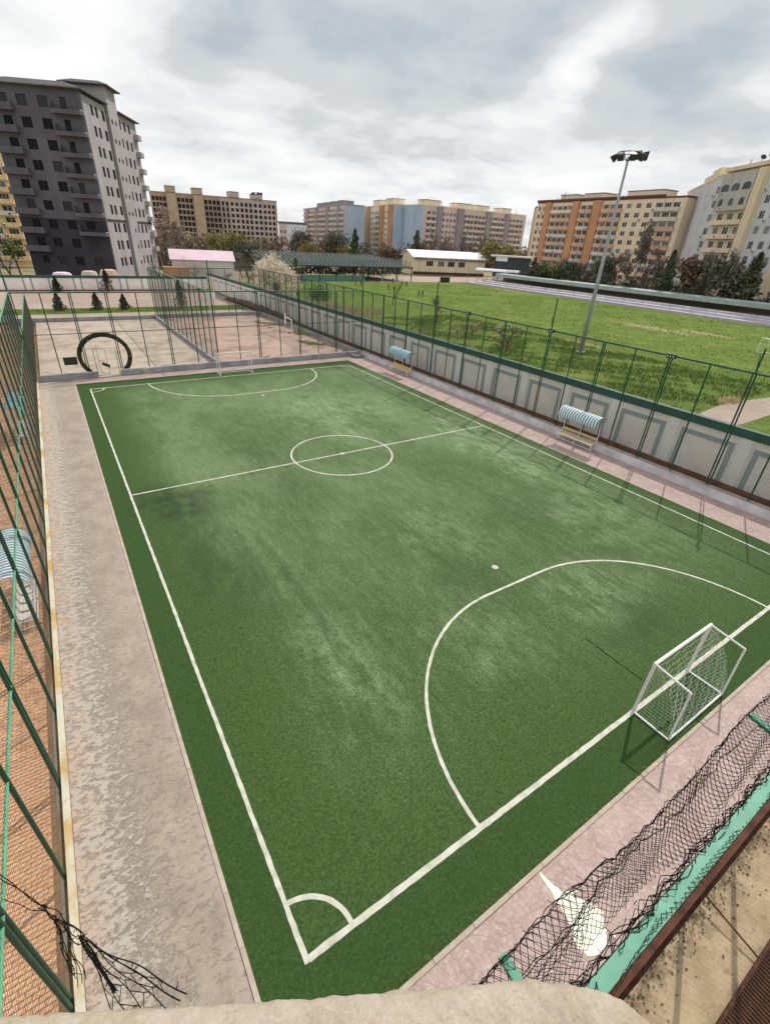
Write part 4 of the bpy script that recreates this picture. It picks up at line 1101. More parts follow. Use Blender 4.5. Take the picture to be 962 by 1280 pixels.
# ---- grey tower under construction
DARKP = var('dark_pane', lin(26, 26, 32), .2, .6, .5, .12)
def tower():
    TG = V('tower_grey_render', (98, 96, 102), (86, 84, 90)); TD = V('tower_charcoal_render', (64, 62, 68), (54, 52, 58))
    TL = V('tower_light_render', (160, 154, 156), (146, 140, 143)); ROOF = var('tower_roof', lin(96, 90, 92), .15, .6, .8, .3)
    K = Vector((12.74, 125.92, 0)); az = R(27.64); u = Vector((math.sin(az), math.cos(az), 0)); l = Vector((-math.cos(az), math.sin(az), 0))
    t = thing('apartment_tower', 'dark grey unfinished tower with stacked balconies at the left edge', 'apartment tower', K)
    LL, LR = 16.9, 28.9; H = 33.2
    fl = Fr(K+l*LL, K); fr_ = Fr(K, K+u*LR)
    rows = [4.5+3.325*k for k in range(9)]
    ops = []
    for k, z in enumerate(rows):
        cols = (6.83, 10.54) if k > 2 else ((6.83, 10.54, 3.1) if k > 0 else (3.1, 7.0, 10.3))
        for s in cols: ops.append((LL-s-.9, LL-s+.9, z-.85, z+.85))
        if k > 2: ops.append((LL-3.2-.55, LL-3.2+.55, z-1.35, z+.85))
        if k > 0: ops.append((LL-13.8-.8, LL-13.8+.8, z-1.3, z+.9))
        else: ops.append((LL-13.8-.7, LL-13.8+.7, z-.7, z+.8))
    lo = [o for o in ops if o[3] < 12.6]; hi = [o for o in ops if o[3] >= 12.6]
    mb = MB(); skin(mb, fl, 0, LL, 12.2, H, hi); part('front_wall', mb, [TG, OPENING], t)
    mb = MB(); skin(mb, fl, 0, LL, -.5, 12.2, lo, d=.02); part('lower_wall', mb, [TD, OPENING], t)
    add_windows(t, fl, ops, .2, [FRD], ('two', 'three'), [DARKP, DARKP, GLASS[2]], 0)
    ops2 = []
    for z in rows:
        for s, w_ in ((4.6, .62), (6.7, .62), (9.9, .75), (18.5, .72), (21.4, .62), (24.1, .62)): ops2.append((s-w_, s+w_, z-.9, z+.85))
    st = []
    for k, z in enumerate(rows):
        for s in (12.9, 15.0): st.append((s-.42, s+.42, z-.85, z-.05)) if not (k < 3 and s == 12.9) else None
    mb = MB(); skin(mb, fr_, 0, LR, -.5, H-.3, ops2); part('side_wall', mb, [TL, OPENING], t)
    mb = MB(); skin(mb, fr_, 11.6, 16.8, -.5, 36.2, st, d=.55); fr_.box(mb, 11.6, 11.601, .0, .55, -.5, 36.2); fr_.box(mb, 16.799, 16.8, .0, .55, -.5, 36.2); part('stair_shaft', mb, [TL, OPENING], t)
    add_windows(t, fr_, ops2, .2, [FRD], ('two',), [GLASS[2]]); 
    for (a, b, c, e) in st: inst('window', win_mesh(b-a-.02, e-c-.02, FRD, GLASS[2], 'one'), t, fr_.P((a+b)/2, .43, c+.01), fr_.rz)
    # remaining sides
    A, B = K+l*LL, K+u*LR; D = A+u*LR
    mb = MB()
    for p, q in ((A, D), (D, B)): mb.face([(p.x, p.y, -.5), (q.x, q.y, -.5), (q.x, q.y, H-.3), (p.x, p.y, H-.3)])
    part('rear_wall', mb, TG, t)
    # floor band and corner trim
    mb = MB(); fr_.box(mb, .3, LR, .0, .12, 12.25, 12.65); part('floor_band', mb, TD, t)
    for s in (.25, 11.3, 17.1):
        mb = MB(); fr_.box(mb, s-.14, s+.14, .005, .14, -.5, 33); part('corner_strip', mb, var('tower_strip', lin(126, 122, 126)), t)
    # roof: overhanging slabs
    def roofslab(u0, u1, d0, d1, z, dz, ov):
        mb = MB(); a, b, c, d = (K+u*u0+l*d0, K+u*u1+l*d0, K+u*u1+l*d1, K+u*u0+l*d1)
        ctr = (a+b+c+d)/4; top = [ctr+(p-ctr)*.55 for p in (a, b, c, d)]
        lo_ = [(p.x, p.y, z) for p in (a, b, c, d)]; mid = [(p.x, p.y, z+.2) for p in (a, b, c, d)]
        mb.hull(lo_+mid); mb.hull([(p.x, p.y, z+.2) for p in (a, b, c, d)]+[(p.x, p.y, z+dz) for p in top])
        return mb
    part('roof', roofslab(-.9, 11.4, -.9, LL+.8, H, 1.4, 1), ROOF, t); part('roof', roofslab(17.0, LR+.6, -.9, LL+.8, H-.25, 1.4, 1), ROOF, t)
    part('stair_roof', roofslab(10.6, 17.8, -1.6, 8, 36.2, .9, 1), ROOF, t)
    mb = MB(); c = [K+u*a+l*b for a, b in ((11.6, 0), (16.8, 0), (16.8, 7), (11.6, 7))]; mb.prism([(p.x, p.y) for p in c], 33, 36.19); part('stair_head', mb, TL, t)
    # balconies
    bm = balcony_mesh(5.4, 1.25, .55, [TG, TG], 'tower'); bmd = balcony_mesh(4.6, 1.25, .95, [TG, TG], 'towerL')
    rail = MB()
    for x in np.arange(-2.6, 2.61, .26): rail.box(x-.012, x+.012, -1.21, -1.19, .55, 1.1)
    rail.box(-2.65, 2.65, -1.22, -1.18, 1.1, 1.15); rm = rail.mesh('railing', FRD)
    endm = balcony_mesh(2.2, 1.0, .95, [TL, TL], 'towerE')
    for k, z in enumerate(rows):
        if k > 1:
            o = inst('balcony', bm, t, fl.P(LL-2.55, 0, z-1.62), fl.rz); r_ = bpy.data.objects.new('railing', rm); COL.objects.link(r_); r_.parent = o
            mb = MB(); fr_.box(mb, -1.25, .12, .002, .14, z-1.7, z-.95); part('balcony_end', mb, TL, t)
            mb = MB(); fl.box(mb, LL-5.25, LL-5.12, .0, 1.2, z-1.05, z+.1); part('balcony_screen', mb, TG, t)
        if k > 0:
            inst('balcony', bmd, t, fl.P(LL-14.4, 0, z-1.62), fl.rz)
        if k > 0: inst('balcony', endm, t, fr_.P(LR-1.2, 0, z-1.5), fr_.rz)
tower()

# ---- generic apartment block
def block(name, label, A, B, depth, H, rows, bays, wall, mats, group=None, side=None, frames=(FRW,), wh=1.5, styles=('two', 'three'), attic=True, zbase=-.6, skip=0.0, glass=None, rear_c=None, balc=1.0):
    """bays: list of (u0, u1, kind, count, mat); kinds strip / win / log / blank"""
    f = Fr(A, B); t = thing(name, label, 'apartment block', f.A, group)
    ops = []
    for (u0, u1, kind, n, mt) in bays:
        if kind in ('win', 'log', 'hole'):
            ww = (u1-u0)/n; w_ = min(ww*.62, 1.9) if kind != 'log' else min(ww*.80, 2.4)
            if kind == 'hole' and n == 4: w_ = ww*.80
            for z in rows:
                for i in range(n):
                    c = u0+ww*(i+.5); hh = wh if kind != 'hole' else wh*1.15
                    ops.append((c-w_/2, c+w_/2, z-hh/2, z+hh/2))
    # sheets by wall colour
    groups = {}
    cur = 0.0
    for bi, (u0, u1, kind, n, mt) in enumerate(bays):
        if u0 > cur+.05: groups.setdefault(wall.name, (wall, []))[1].append((cur, u0))
        groups.setdefault((mt or wall).name, (mt or wall, []))[1].append((u0, u1)); cur = u1
    if cur < f.L-.05: groups.setdefault(wall.name, (wall, []))[1].append((cur, f.L))
    for nm, (mt, spans) in groups.items():
        mb = MB()
        for a, b in spans: skin(mb, f, a, b, zbase, H, [o for o in ops if a-.01 <= o[0] and o[1] <= b+.01])
        part('facade_wall', mb, [mt, OPENING], t)
    add_windows(t, f, ops, .2, list(frames), styles, glass, skip)
    mb = MB(); P = [f.P(0, 0, 0), f.P(f.L, 0, 0), f.P(f.L, -depth, 0), f.P(0, -depth, 0)]
    for a, b in ((1, 2), (2, 3), (3, 0)): mb.face([(P[a].x, P[a].y, zbase), (P[b].x, P[b].y, zbase), (P[b].x, P[b].y, H), (P[a].x, P[a].y, H)])
    part('end_wall', mb, side or wall, t)
    mb = MB(); f.box(mb, -.12, f.L+.12, -depth-.1, .12, H+.002, H+.5); part('roof', mb, rear_c or wall, t)
    for (u0, u1, kind, n, mt) in bays:
        if kind == 'strip':
            mb = MB(); f.box(mb, u0+.02, u1-.02, .004, balc, zbase, H+.15); part('pilaster', mb, mt, t)
        if kind == 'log' and u0 == [b for b in bays if b[2] == 'log'][0][0]: air_units(t, f, bays, rows, 26)
        if kind == 'log':
            bms = [balcony_mesh(u1-u0-.1, balc, 1.0, [q, mats['slab']], name+q.name) for q in (mats['balc'], mats['balc'], mats['slab'], mt or wall)]
            for z in rows:
                inst('balcony', bms[rng.integers(4)], t, f.P((u0+u1)/2, 0, z-wh/2-.85), f.rz)
                # glazing posts of the closed loggias
            ww = (u1-u0)/n
            if n > 1:
                mb = MB()
                for i in range(1, n): f.box(mb, u0+ww*i-.12, u0+ww*i+.12, .004, .18, zbase, H); 
                part('loggia_post', mb, mats['slab'], t, 'stuff')
    return f, t
ACM = {}
def air_units(t, f, bays, rows, n):
    """air conditioner boxes and washing under the windows"""
    if 'm' not in ACM:
        mb = MB(); mb.box(-.45, .45, -.38, -.02, 0, .62); mb.box(-.3, .3, -.385, -.381, .1, .52, 1); ACM['m'] = mb.mesh('air_conditioner', [FRW, FRD])
    sp = [b for b in bays if b[2] in ('log', 'win')]
    for _ in range(n):
        b = sp[rng.integers(len(sp))]; u = rng.uniform(b[0]+.4, b[1]-.4); z = rows[rng.integers(len(rows))]
        inst('air_conditioner', ACM['m'], t, f.P(u, .95 if b[2] == 'log' else .02, z-1.6), f.rz)
def roof_box(t, f, u0, u1, H, h, m, d0=-8, d1=-1):
    mb = MB(); f.box(mb, u0, u1, d0, d1, H+.5, H+h); part('roof_house', mb, m, t)
    mb = MB(); f.box(mb, u0-.2, u1+.2, d0-.2, d1+.2, H+h+.002, H+h+.2); part('roof_house_cap', mb, var('roof_felt', lin(120, 108, 98)), t)
def aerials(t, f, us, H):
    for u in us:
        mb = MB(); a = f.P(u, -3+rng.normal(0, 1), H+.4); h = 1.5+2*rng.random(); mb.tube([a, a+Vector((0, 0, h))], .06, 4)
        for k in range(3): mb.tube([a+Vector((-.6, 0, h-.3-k*.35)), a+Vector((.6, 0, h-.3-k*.35))], .03, 3)
        part('aerial', mb, DARKM, t)


BRK = V('raw_brick', (172, 152, 132), (150, 130, 112)); BRK2 = V('raw_brick_pinkish', (188, 172, 164), (170, 152, 144)); BRK3 = V('raw_brick_stair', (182, 164, 140), (164, 146, 124))
rows = [2.5+2.95*k for k in range(9)]
f, t = block('unfinished_block', 'long unfinished brick apartment block with empty dark windows', (61, 339.4), (132, 328.5), 14, 29, rows,
    [(.4, 8.2, 'hole', 4, BRK), (8.4, 13.6, 'strip', 0, BRK3), (13.8, 22.6, 'hole', 4, BRK), (22.9, 28.3, 'strip', 0, BRK3), (28.6, 38.0, 'hole', 4, BRK), (38.3, 43.2, 'hole', 2, BRK2), (43.4, 49, 'win', 2, BRK2), (49.2, 57, 'hole', 3, BRK2), (57.2, 63, 'win', 2, BRK2), (63.2, 71, 'win', 3, BRK2)],
    BRK, {'balc': BRK3, 'slab': BRK}, frames=(FRD,), wh=1.8, styles=('hole',), glass=[OPENING], balc=1.4)
for a, b, h in ((8.4, 13.6, 3.4), (22.9, 28.3, 3.4), (43.4, 49, 3.2), (57.2, 63, 3.0)): roof_box(t, f, a, b, 29, h, BRK3 if a < 30 else BRK2, -9, 1.3)
for z in rows: 
    mb = MB(); f.box(mb, 28.4, 43.3, .004, .25, z-1.35, z-1.15); part('floor_slab', mb, CONC, t)

GPK = V('pinkish_panel', (208, 184, 178), (196, 170, 166)); GGR = V('grey_strip_panel', (150, 148, 150), (138, 136, 140)); BLU = V('blue_end_panel', (170, 186, 200), (156, 174, 190)); WPN = V('whitish_panel', (206, 200, 194))
SLB = V('pale_slab', (206, 196, 186))
rows = [3.2+2.75*k for k in range(9)]
f, t = block('panel_block', 'pink and grey panel apartment block left of the orange one', (164.6, 360), (150, 273), 12, 27.6, rows,
    [(.5, 10, 'log', 3, GPK), (10.2, 14.5, 'strip', 0, GGR), (14.8, 31, 'log', 5, GPK), (31.3, 36, 'strip', 0, GGR), (36.3, 54, 'log', 6, GPK), (54.3, 60, 'strip', 0, GGR), (60.3, 76, 'log', 5, WPN), (76.3, 79.5, 'strip', 0, GGR), (79.8, 87.5, 'log', 2, GPK)],
    GPK, {'balc': GPK, 'slab': SLB}, side=BLU, balc=.8, rear_c=GGR)
for a in (30, 44, 58, 72): roof_box(t, f, a, a+9, 27.6, 2.4, GGR)
aerials(t, f, (25, 50, 80), 27.6)

OCR = V('cream_panel', (222, 206, 184), (208, 192, 170)); OOR = V('orange_strip', (182, 138, 108), (168, 124, 98)); OPK = V('salmon_panel', (212, 182, 160))
ROOFM = V('brown_roof_edge', (112, 76, 74))
f, t = block('orange_panel_block', 'cream and orange apartment block with a pale blue blank end wall', (176.5, 298), (167, 249), 14.5, 28.5, rows,
    [(.4, 8, 'log', 2, GPK), (8.2, 13.4, 'strip', 0, OOR), (13.7, 22, 'win', 3, OCR), (22.2, 30.4, 'log', 3, OCR), (30.7, 36.2, 'strip', 0, OOR), (36.6, 43.5, 'win', 2, OCR), (43.7, 49.6, 'strip', 0, OOR)],
    OCR, {'balc': OPK, 'slab': SLB}, side=BLU, balc=.9, rear_c=OCR)
for a in (16, 36): roof_box(t, f, a, a+10, 28.5, 3.0, OCR)
aerials(t, f, (12, 22, 30, 41, 46), 28.5)

PKW = V('mauve_panel', (204, 182, 174), (192, 168, 160)); PGR = V('mauve_grey_strip', (150, 140, 142), (138, 128, 132))
f, t = block('mauve_panel_block', 'long mauve apartment block with grey strips behind the white roofed hall', (173, 230), (251.5, 232), 17, 28.3, rows,
    [(.3, 1.8, 'blank', 0, PKW), (2, 8.6, 'log', 2, PKW), (9, 12.5, 'strip', 0, PGR), (12.8, 23, 'win', 4, PKW), (23.2, 28, 'strip', 0, PGR), (28.4, 36.2, 'log', 3, PKW), (36.5, 44.6, 'log', 3, PKW), (44.8, 49, 'strip', 0, PGR), (49.3, 60, 'log', 4, PKW), (60.2, 64.2, 'strip', 0, PGR), (64.5, 70, 'log', 2, OPK), (70.2, 76.8, 'log', 2, PKW)],
    PKW, {'balc': PKW, 'slab': SLB}, side=BLU, balc=.9, rear_c=OCR)
for a, b in ((2, 12), (24, 34), (38, 48), (58, 66)): roof_box(t, f, a, b, 28.3, 2.6, OCR)
aerials(t, f, (1, 15, 22, 37, 51, 57, 70, 74), 28.3)

OR2 = V('deep_orange_strip', (192, 144, 110), (178, 130, 98)); CR2 = V('warm_cream_panel', (224, 204, 178), (212, 190, 164)); OB2 = V('orange_balcony', (206, 168, 140), (192, 152, 124))
rows8 = [4.0+2.76*k for k in range(9)]
f, t = block('terracotta_block', 'orange and cream apartment block with brown roof edge behind the stand', (180, 160), (175.5, 95), 13, 28, rows8,
    [(.2, 5.0, 'win', 2, CR2), (5.2, 8.2, 'strip', 0, OR2), (8.5, 19.2, 'log', 4, CR2), (19.5, 22.8, 'strip', 0, OR2), (23.1, 29, 'log', 2, CR2), (29.3, 33, 'strip', 0, OR2), (33.3, 42, 'log', 3, CR2), (42.4, 54, 'win', 3, CR2), (54.3, 63.6, 'log', 3, CR2), (63.8, 65, 'blank', 0, OCR)],
    CR2, {'balc': OB2, 'slab': SLB}, side=OCR, balc=.9, rear_c=ROOFM)
mb = MB(); f.box(mb, -.3, f.L-8, -.5, .4, 28.52, 29.1); part('roof_edge', mb, ROOFM, t)
for a, b in ((10, 18), (22, 31), (41, 55)): roof_box(t, f, a, b, 28, 2.6, OCR, -9, -2)
aerials(t, f, (7, 12, 26, 47, 49), 28)
mb = MB(); f.box(mb, 34, 44, .95, 1.6, 6.4, 7.8); part('blue_loggia', mb, CYAN, t)
# lower first section of the same row
f2, t2 = block('end_section_block', 'narrow cream and orange end section left of the terracotta block', (186, 166.5), (180.3, 161), 10, 26.6, rows8[:8],
    [(.1, 3.0, 'strip', 0, OR2), (3.2, 7.8, 'blank', 0, OCR)], OCR, {'balc': OB2, 'slab': SLB}, balc=.4, rear_c=ROOFM)

GRP = V('light_grey_panel', (196, 196, 196), (182, 182, 184)); RCR = V('ochre_cream', (218, 200, 172), (206, 188, 160))
f, t = block('blank_end_block', 'tall blank light grey panel wall with cream edges right of the terracotta block', (195.8, 107), (164.6, 82.3), 13, 31.1, [], [(.1, 4, 'blank', 0, RCR)], GRP, {'balc': RCR, 'slab': SLB}, rear_c=RCR)
for uu in (5.0, 14.6, 24.2, 33.6):
    mb = MB(); f.box(mb, uu-.05, uu+.05, .004, .06, 0, 31); part('panel_joint', mb, SLB, t)
for z in np.arange(4.5, 30.5, 3.31):
    mb = MB(); f.box(mb, 4.3, f.L-.1, .003, .05, z-.04, z+.04); part('panel_joint', mb, SLB, t)
mb = MB(); f.box(mb, 22, 31, -9, -.2, 31.62, 33.0); f.box(mb, 31.02, 39.5, -9, -.2, 31.62, 33.8); part('stepped_parapet', mb, RCR, t)
rowsR = [1.76+3.31*k for k in range(9)]
f, t = block('balcony_block', 'pale grey apartment block with cream glazed balconies at the right edge', (164.6, 82.3), (145.9, 51.4), 13, 31.6, rowsR,
    [(.7, 4.0, 'win', 1, GRP), (4.8, 17.5, 'log', 3, RCR), (17.8, 20.6, 'strip', 0, RCR), (21.2, 32.4, 'win', 3, GRP), (32.6, 35.8, 'blank', 0, RCR)],
    GRP, {'balc': RCR, 'slab': SLB}, balc=1.1, rear_c=RCR, wh=1.8)
mb = MB(); f.box(mb, 4.4, 20.8, -9, 1.15, 32.12, 33.0); part('attic', mb, RCR, t)
# arched glazing of the two upper balconies
for z, ww in ((rowsR[8]-.2, 3.1), (rowsR[7]-.2, 1.8)):
    for i in range(3):
        c = 4.8+12.7*(i+.5)/3; mb = MB(); m_ = 8
        for k in range(m_):
            a, b = math.pi*k/m_, math.pi*(k+1)/m_
            mb.face([f.P(c, 1.19, z+.35), f.P(c+ww/2*math.cos(a), 1.19, z+.35+.75*math.sin(a)), f.P(c+ww/2*math.cos(b), 1.19, z+.35+.75*math.sin(b))])
        f.box(mb, c-ww/2, c+ww/2, 1.16, 1.19, z-.55, z+.348); part('arched_window', mb, GLASS[i % 3], t)
mb = MB(); f.box(mb, 4.75, 17.55, 1.05, 1.15, 23.2, 31.5); part('balcony_screen', mb, V('grey_screen', (176, 172, 164)), t)
mb = MB()
for u in (11.5, 14.5): 
    a = f.P(u, -3, 33); mb.tube([a, a+Vector((0, 0, 1.5))], .06, 5); mb.tube([a+Vector((0, 0, 1.5)), a+Vector((-.3, -.3, 1.8))], [.1, .7], 10)
part('satellite_dish', mb, DARKM, t, 'stuff')
aerials(t, f, (9, 12.6, 17), 32.6)

# ---- white gabled building between the blocks
f, t = block('white_block', 'plain white building with a dark roof edge between brick and pink blocks', (111, 275), (124.5, 269.2), 14, 16.6, [4, 7, 10, 13], [(.3, 4.2, 'win', 2, GPK)], V('white_render', (216, 216, 222), (204, 204, 212)), {'balc': WPN, 'slab': SLB}, rear_c=V('slate_roof', (120, 124, 130)))
mb = MB(); f.box(mb, -.4, f.L+.4, -14.3, .4, 17.12, 17.7); part('roof_edge', mb, V('slate_roof', (120, 124, 130)), t)
# ---- yellow building behind the tower
YEL = V('yellow_render', (224, 198, 150), (212, 184, 136)); YWH = V('yellow_block_white', (224, 214, 196))
f, t = block('yellow_block', 'yellow and white apartment block glimpsed left of the grey tower', (-26, 190), (-2.4, 186.6), 14, 27, [3+2.8*k for k in range(9)], [(.5, 12, 'win', 4, YWH), (12.2, 19, 'log', 3, YWH), (19.2, 23.6, 'log', 1, YEL)], YWH, {'balc': YEL, 'slab': SLB}, balc=1.1)
# ---- pink roofed house
def gable_house(name, label, A, B, depth, eave, ridge, wall, roof, cat='house', ov=.5, wins=()):
    f = Fr(A, B); t = thing(name, label, cat, f.A)
    mb = MB(); skin(mb, f, 0, f.L, -.6, eave, list(wins))
    for u in (0, f.L): mb.face([f.P(u, 0, -.6), f.P(u, -depth, -.6), f.P(u, -depth, eave), f.P(u, -depth/2, ridge), f.P(u, 0, eave)])
    mb.face([f.P(0, -depth, -.6), f.P(f.L, -depth, -.6), f.P(f.L, -depth, eave), f.P(0, -depth, eave)])
    part('wall', mb, [wall, OPENING], t)
    mb = MB(); k = (ridge-eave)/(depth/2)
    for s in (0, 1):
        d0 = ov if s == 0 else -depth-ov; z0 = eave-k*ov
        mb.hull([f.P(-ov, d0, z0), f.P(f.L+ov, d0, z0), f.P(f.L+ov, -depth/2, ridge), f.P(-ov, -depth/2, ridge), f.P(-ov, d0, z0+.18), f.P(f.L+ov, d0, z0+.18), f.P(f.L+ov, -depth/2, ridge+.18), f.P(-ov, -depth/2, ridge+.18)])
    part('roof', mb, roof, t)
    add_windows(t, f, wins, .2, [FRW], ('three',))
    return f, t
PKR = V('pink_metal_roof', (208, 186, 196), (196, 172, 184))
f, t = gable_house('pink_roof_house', 'low white house with a pink metal roof behind the back wall', (29.5, 150.5), (45.5, 147.5), 9, 4.4, 6.5, V('house_white', (206, 202, 198)), PKR)
mb = MB(); f.box(mb, -2.5, 4, .3, 4.5, -.5, 2.6); part('porch', mb, V('porch_ochre', (176, 140, 108)), t)
# ---- stadium hall with white roof
HALL = V('hall_cream', (222, 208, 182), (210, 194, 168))
f, t = gable_house('stadium_hall', 'long cream hall with a white metal roof and four windows by the field', (132.4, 180), (164.5, 170.5), 16, 6.3, 8.6, HALL, V('white_metal_roof', (232, 230, 232)), 'hall', .8,
    [(5.8, 9.0, 2.8, 4.9), (11.1, 14.2, 2.8, 4.9), (15.8, 19.0, 2.8, 4.9), (20.7, 23.9, 2.8, 4.9)])
mb = MB(); f.box(mb, 0, f.L, .004, .12, -.4, .7); part('plinth', mb, V('hall_plinth', (84, 64, 58)), t)
mb = MB()
for k in range(44): f.box(mb, .3+k*.74, .62+k*.74, .1, .7, 5.2, 5.6)
part('eave_bracket', mb, V('eave_grey', (120, 118, 112)), t, 'stuff')
for u in (-2.2,):
    mb = MB(); g_ = Fr((133.3, 196), (132.4, 180)); 
    g_.box(mb, 3, 4.6, .004, .1, 5.2, 6.4); g_.box(mb, 5.4, 7, .004, .1, 5.2, 6.4); part('gable_window', mb, GLASS[2], t, 'stuff')
# ---- kiosk with a reflective canopy
kt = thing('kiosk', 'dark glazed kiosk building with white fascia behind the stand', 'kiosk', (144, 138, 0))
fk = Fr((139.9, 140.1), (148.5, 130.5)); mb = MB(); fk.box(mb, 0, fk.L, -8, 0, 2.0, 8.4); part('wall', mb, V('kiosk_dark', (70, 70, 76)), kt)
mb = MB(); fk.box(mb, -1.5, fk.L+.3, -8.2, .5, 8.402, 8.9); part('roof', mb, WPN, kt)
mb = MB(); fk.box(mb, .6, 4.8, .01, .2, 7.0, 8.4); part('fascia', mb, V('fascia_white', (224, 226, 230)), kt)
mb = MB(); fk.box(mb, 1.4, 3.2, .01, .12, 4.5, 7.0); part('window', mb, GLASS[1], kt)
mb = MB(); fk.box(mb, 0, fk.L, -7.9, -.1, -.5, 1.99); part('base', mb, WPN, kt)
ct = thing('canopy', 'shiny curved white canopy in front of the dark kiosk', 'canopy', (134, 131, 0))
mb = MB(); A_ = Vector((129.5, 137.5, 0)); B_ = Vector((138.0, 125.0, 0)); U_ = (B_-A_).normalized(); N_ = Vector((U_.y, -U_.x, 0))*-1
for k in range(8):
    a, b = math.pi*k/8, math.pi*(k+1)/8
    def q(s, a): p = (A_ if s == 0 else B_)+N_*(1.8*math.cos(a)); return (p.x, p.y, 3.9+.8*math.sin(a))
    mb.hull([q(0, a), q(1, a), q(1, b), q(0, b)]+[(x, y, z+.06) for x, y, z in (q(0, a), q(1, a), q(1, b), q(0, b))])
part('canopy_sheet', mb, var('shiny_sheet', lin(226, 226, 228), .05, 2, .12, .7), ct)
mb = MB()
for s in (0.05, .5, .95):
    p = A_.lerp(B_, s); mb.tube([p, p+Vector((0, 0, 4.2))], .08, 6)
part('canopy_post', mb, GALV, ct, 'stuff')

# ================================================================== PERGOLA ROOF
def pergola():
    PG = var('pergola_steel', lin(58, 70, 70), .2, .5, .7, .3, c2=lin(38, 46, 48)); PGL = var('pergola_lattice', lin(132, 142, 134), .2, .5, .8, .2, c2=lin(92, 102, 96))
    t = thing('pergola', 'large dark green steel pergola with slanted roof lattice beyond the field', 'pergola', (80, 150, 0))
    x0, x1, ya, yb = 57, 102, 139, 166
    for x in np.linspace(x0, x1, 10):
        for y in (ya, ya+9, ya+18, yb):
            pass
    pm_ = MB(); pm_.tube([(0, 0, 0), (0, 0, 3.9)], .16, 6); me = pm_.mesh('post', PG)
    for x in np.linspace(x0, x1, 9):
        for y in (ya, ya+9, ya+18, yb): inst('post', me, t, (x, y, 0))
    mb = MB()
    for y in (ya, ya+9, ya+18, yb): mb.bar((x0-.5, y, 4.05), (x1+.5, y, 4.05), .2, .3)
    for x in np.linspace(x0, x1, 9): mb.bar((x, ya-.3, 4.0), (x, yb+.3, 4.0), .16, .24)
    part('edge_beam', mb, PG, t, 'stuff')
    # ridge-and-furrow lattice: inclined slats in rows
    sl_ = MB(); sl_.bar((-.6, -.9, 0), (.6, .9, 1.7), .26, .10); sm1 = sl_.mesh('roof_slat', PG)
    sl_ = MB(); sl_.bar((.6, -.9, 0), (-.6, .9, 1.7), .20, .10); sm2 = sl_.mesh('roof_slat', PGL)
    n = 0; rest = MB()
    for j in range(9):
        y = ya+1.3+j*3.05
        for i in range(32):
            x = x0+.8+i*1.42+(.7 if j % 2 else 0)
            if x > x1: continue
            lift = (4.2+.17*j)
            for mm in (sm1, sm2):
                if n < 296: inst('roof_slat', mm, t, (x, y, lift)); n += 1
                else:
                    s_ = 1 if mm is sm1 else -1; rest.bar((x-.55*s_, y-.9, lift), (x+.55*s_, y+.9, lift+1.25), .28, .1, 0 if s_ > 0 else 1)
    part('roof_slat', rest, [PG, PGL], t, 'stuff')
    mb = MB(); mb.hull([(x0-.4, ya, 4.10), (x1+.4, ya, 4.10), (x1+.4, yb, 5.5), (x0-.4, yb, 5.5), (x0-.4, ya, 4.14), (x1+.4, ya, 4.14), (x1+.4, yb, 5.54), (x0-.4, yb, 5.54)]); part('roof_sheet', mb, PG, t)
    # low green screen below
    mb = MB(); mb.box(x0, 84, ya-.05, ya+.05, .1, 1.7); part('screen', mb, var('screen_green', lin(96, 138, 124), .15, 1, .8, .2), t)
pergola()

# ================================================================== STAND ALONG THE FIELD
def stand():
    STC = var('terrace_concrete', lin(196, 190, 198), .08, .6, .9, .2, c2=lin(176, 170, 178)); BAND = var('stand_roof_band', lin(156, 170, 162), .1, .5, .7, .3)
    t = thing('stand', 'long low terrace with a grey green roof band on posts beside the field', 'grandstand', (122, 40, 0))
    for k in range(3):
        mb = MB(); mb.box(122+k*2.0, 128.2, -60, 134-k*2, .004+k*.45-(.5 if k == 0 else .0), .45+k*.45); part('terrace_step', mb, STC, t)
    mb = MB(); mb.hull([(128.6, -60, 2.65), (132.5, -60, 2.9), (132.5, 127, 2.9), (128.6, 127, 2.65), (128.6, -60, 3.6), (132.5, -60, 3.7), (132.5, 127, 3.7), (128.6, 127, 3.6)]); part('roof_band', mb, BAND, t)
    pm_ = MB(); pm_.tube([(0, 0, 0), (0, 0, 1.45)], .09, 6); me = pm_.mesh('post', DARKM)
    for y in np.arange(-56, 132, 5.2): inst('post', me, t, (128.8, y, 1.26))
    rm_ = MB(); rm_.tube([(0, 0, 0), (0, 0, .9)], .04, 5); rme = rm_.mesh('rail_post', DARKM)
    for y in np.arange(-55, 132, 5.2): inst('rail_post', rme, t, (124.1, y, .9))
    mb = MB(); mb.tube([(124.1, -58, 1.8), (124.1, 132, 1.8)], .04, 5); part('handrail', mb, DARKM, t)
    mb = MB(); mb.box(133.6, 133.8, -60, 128, -.3, 2.85); part('rear_wall', mb, V('stand_back', (96, 86, 76)), t)
stand()
slab('terrace_ground', 128.25, 133.5, -60, 133, -.5, 1.25, GROUND)
# green ball-stop fence behind the stand
fence('green ball stop fence behind the stand in front of the trees', (134.5, 60), (134.5, 128), 0, 6.2, [(x, 'thin') for x in np.arange(0, 68.1, 3.4)], 3.2, .25, r=.012)
mb = MB(); mb.box(113.6, 116.4, 136.2, 138, 0, 1.5)
ub = thing('utility_box', 'dark green utility box on the path beside the hall', 'utility box', (115, 137, 0)); part('cabinet', mb, var('box_green', lin(52, 64, 54)), ub); mb = MB(); mb.box(113.5, 116.5, 136.1, 138.1, 1.502, 1.62); part('lid', mb, DARKM, ub)
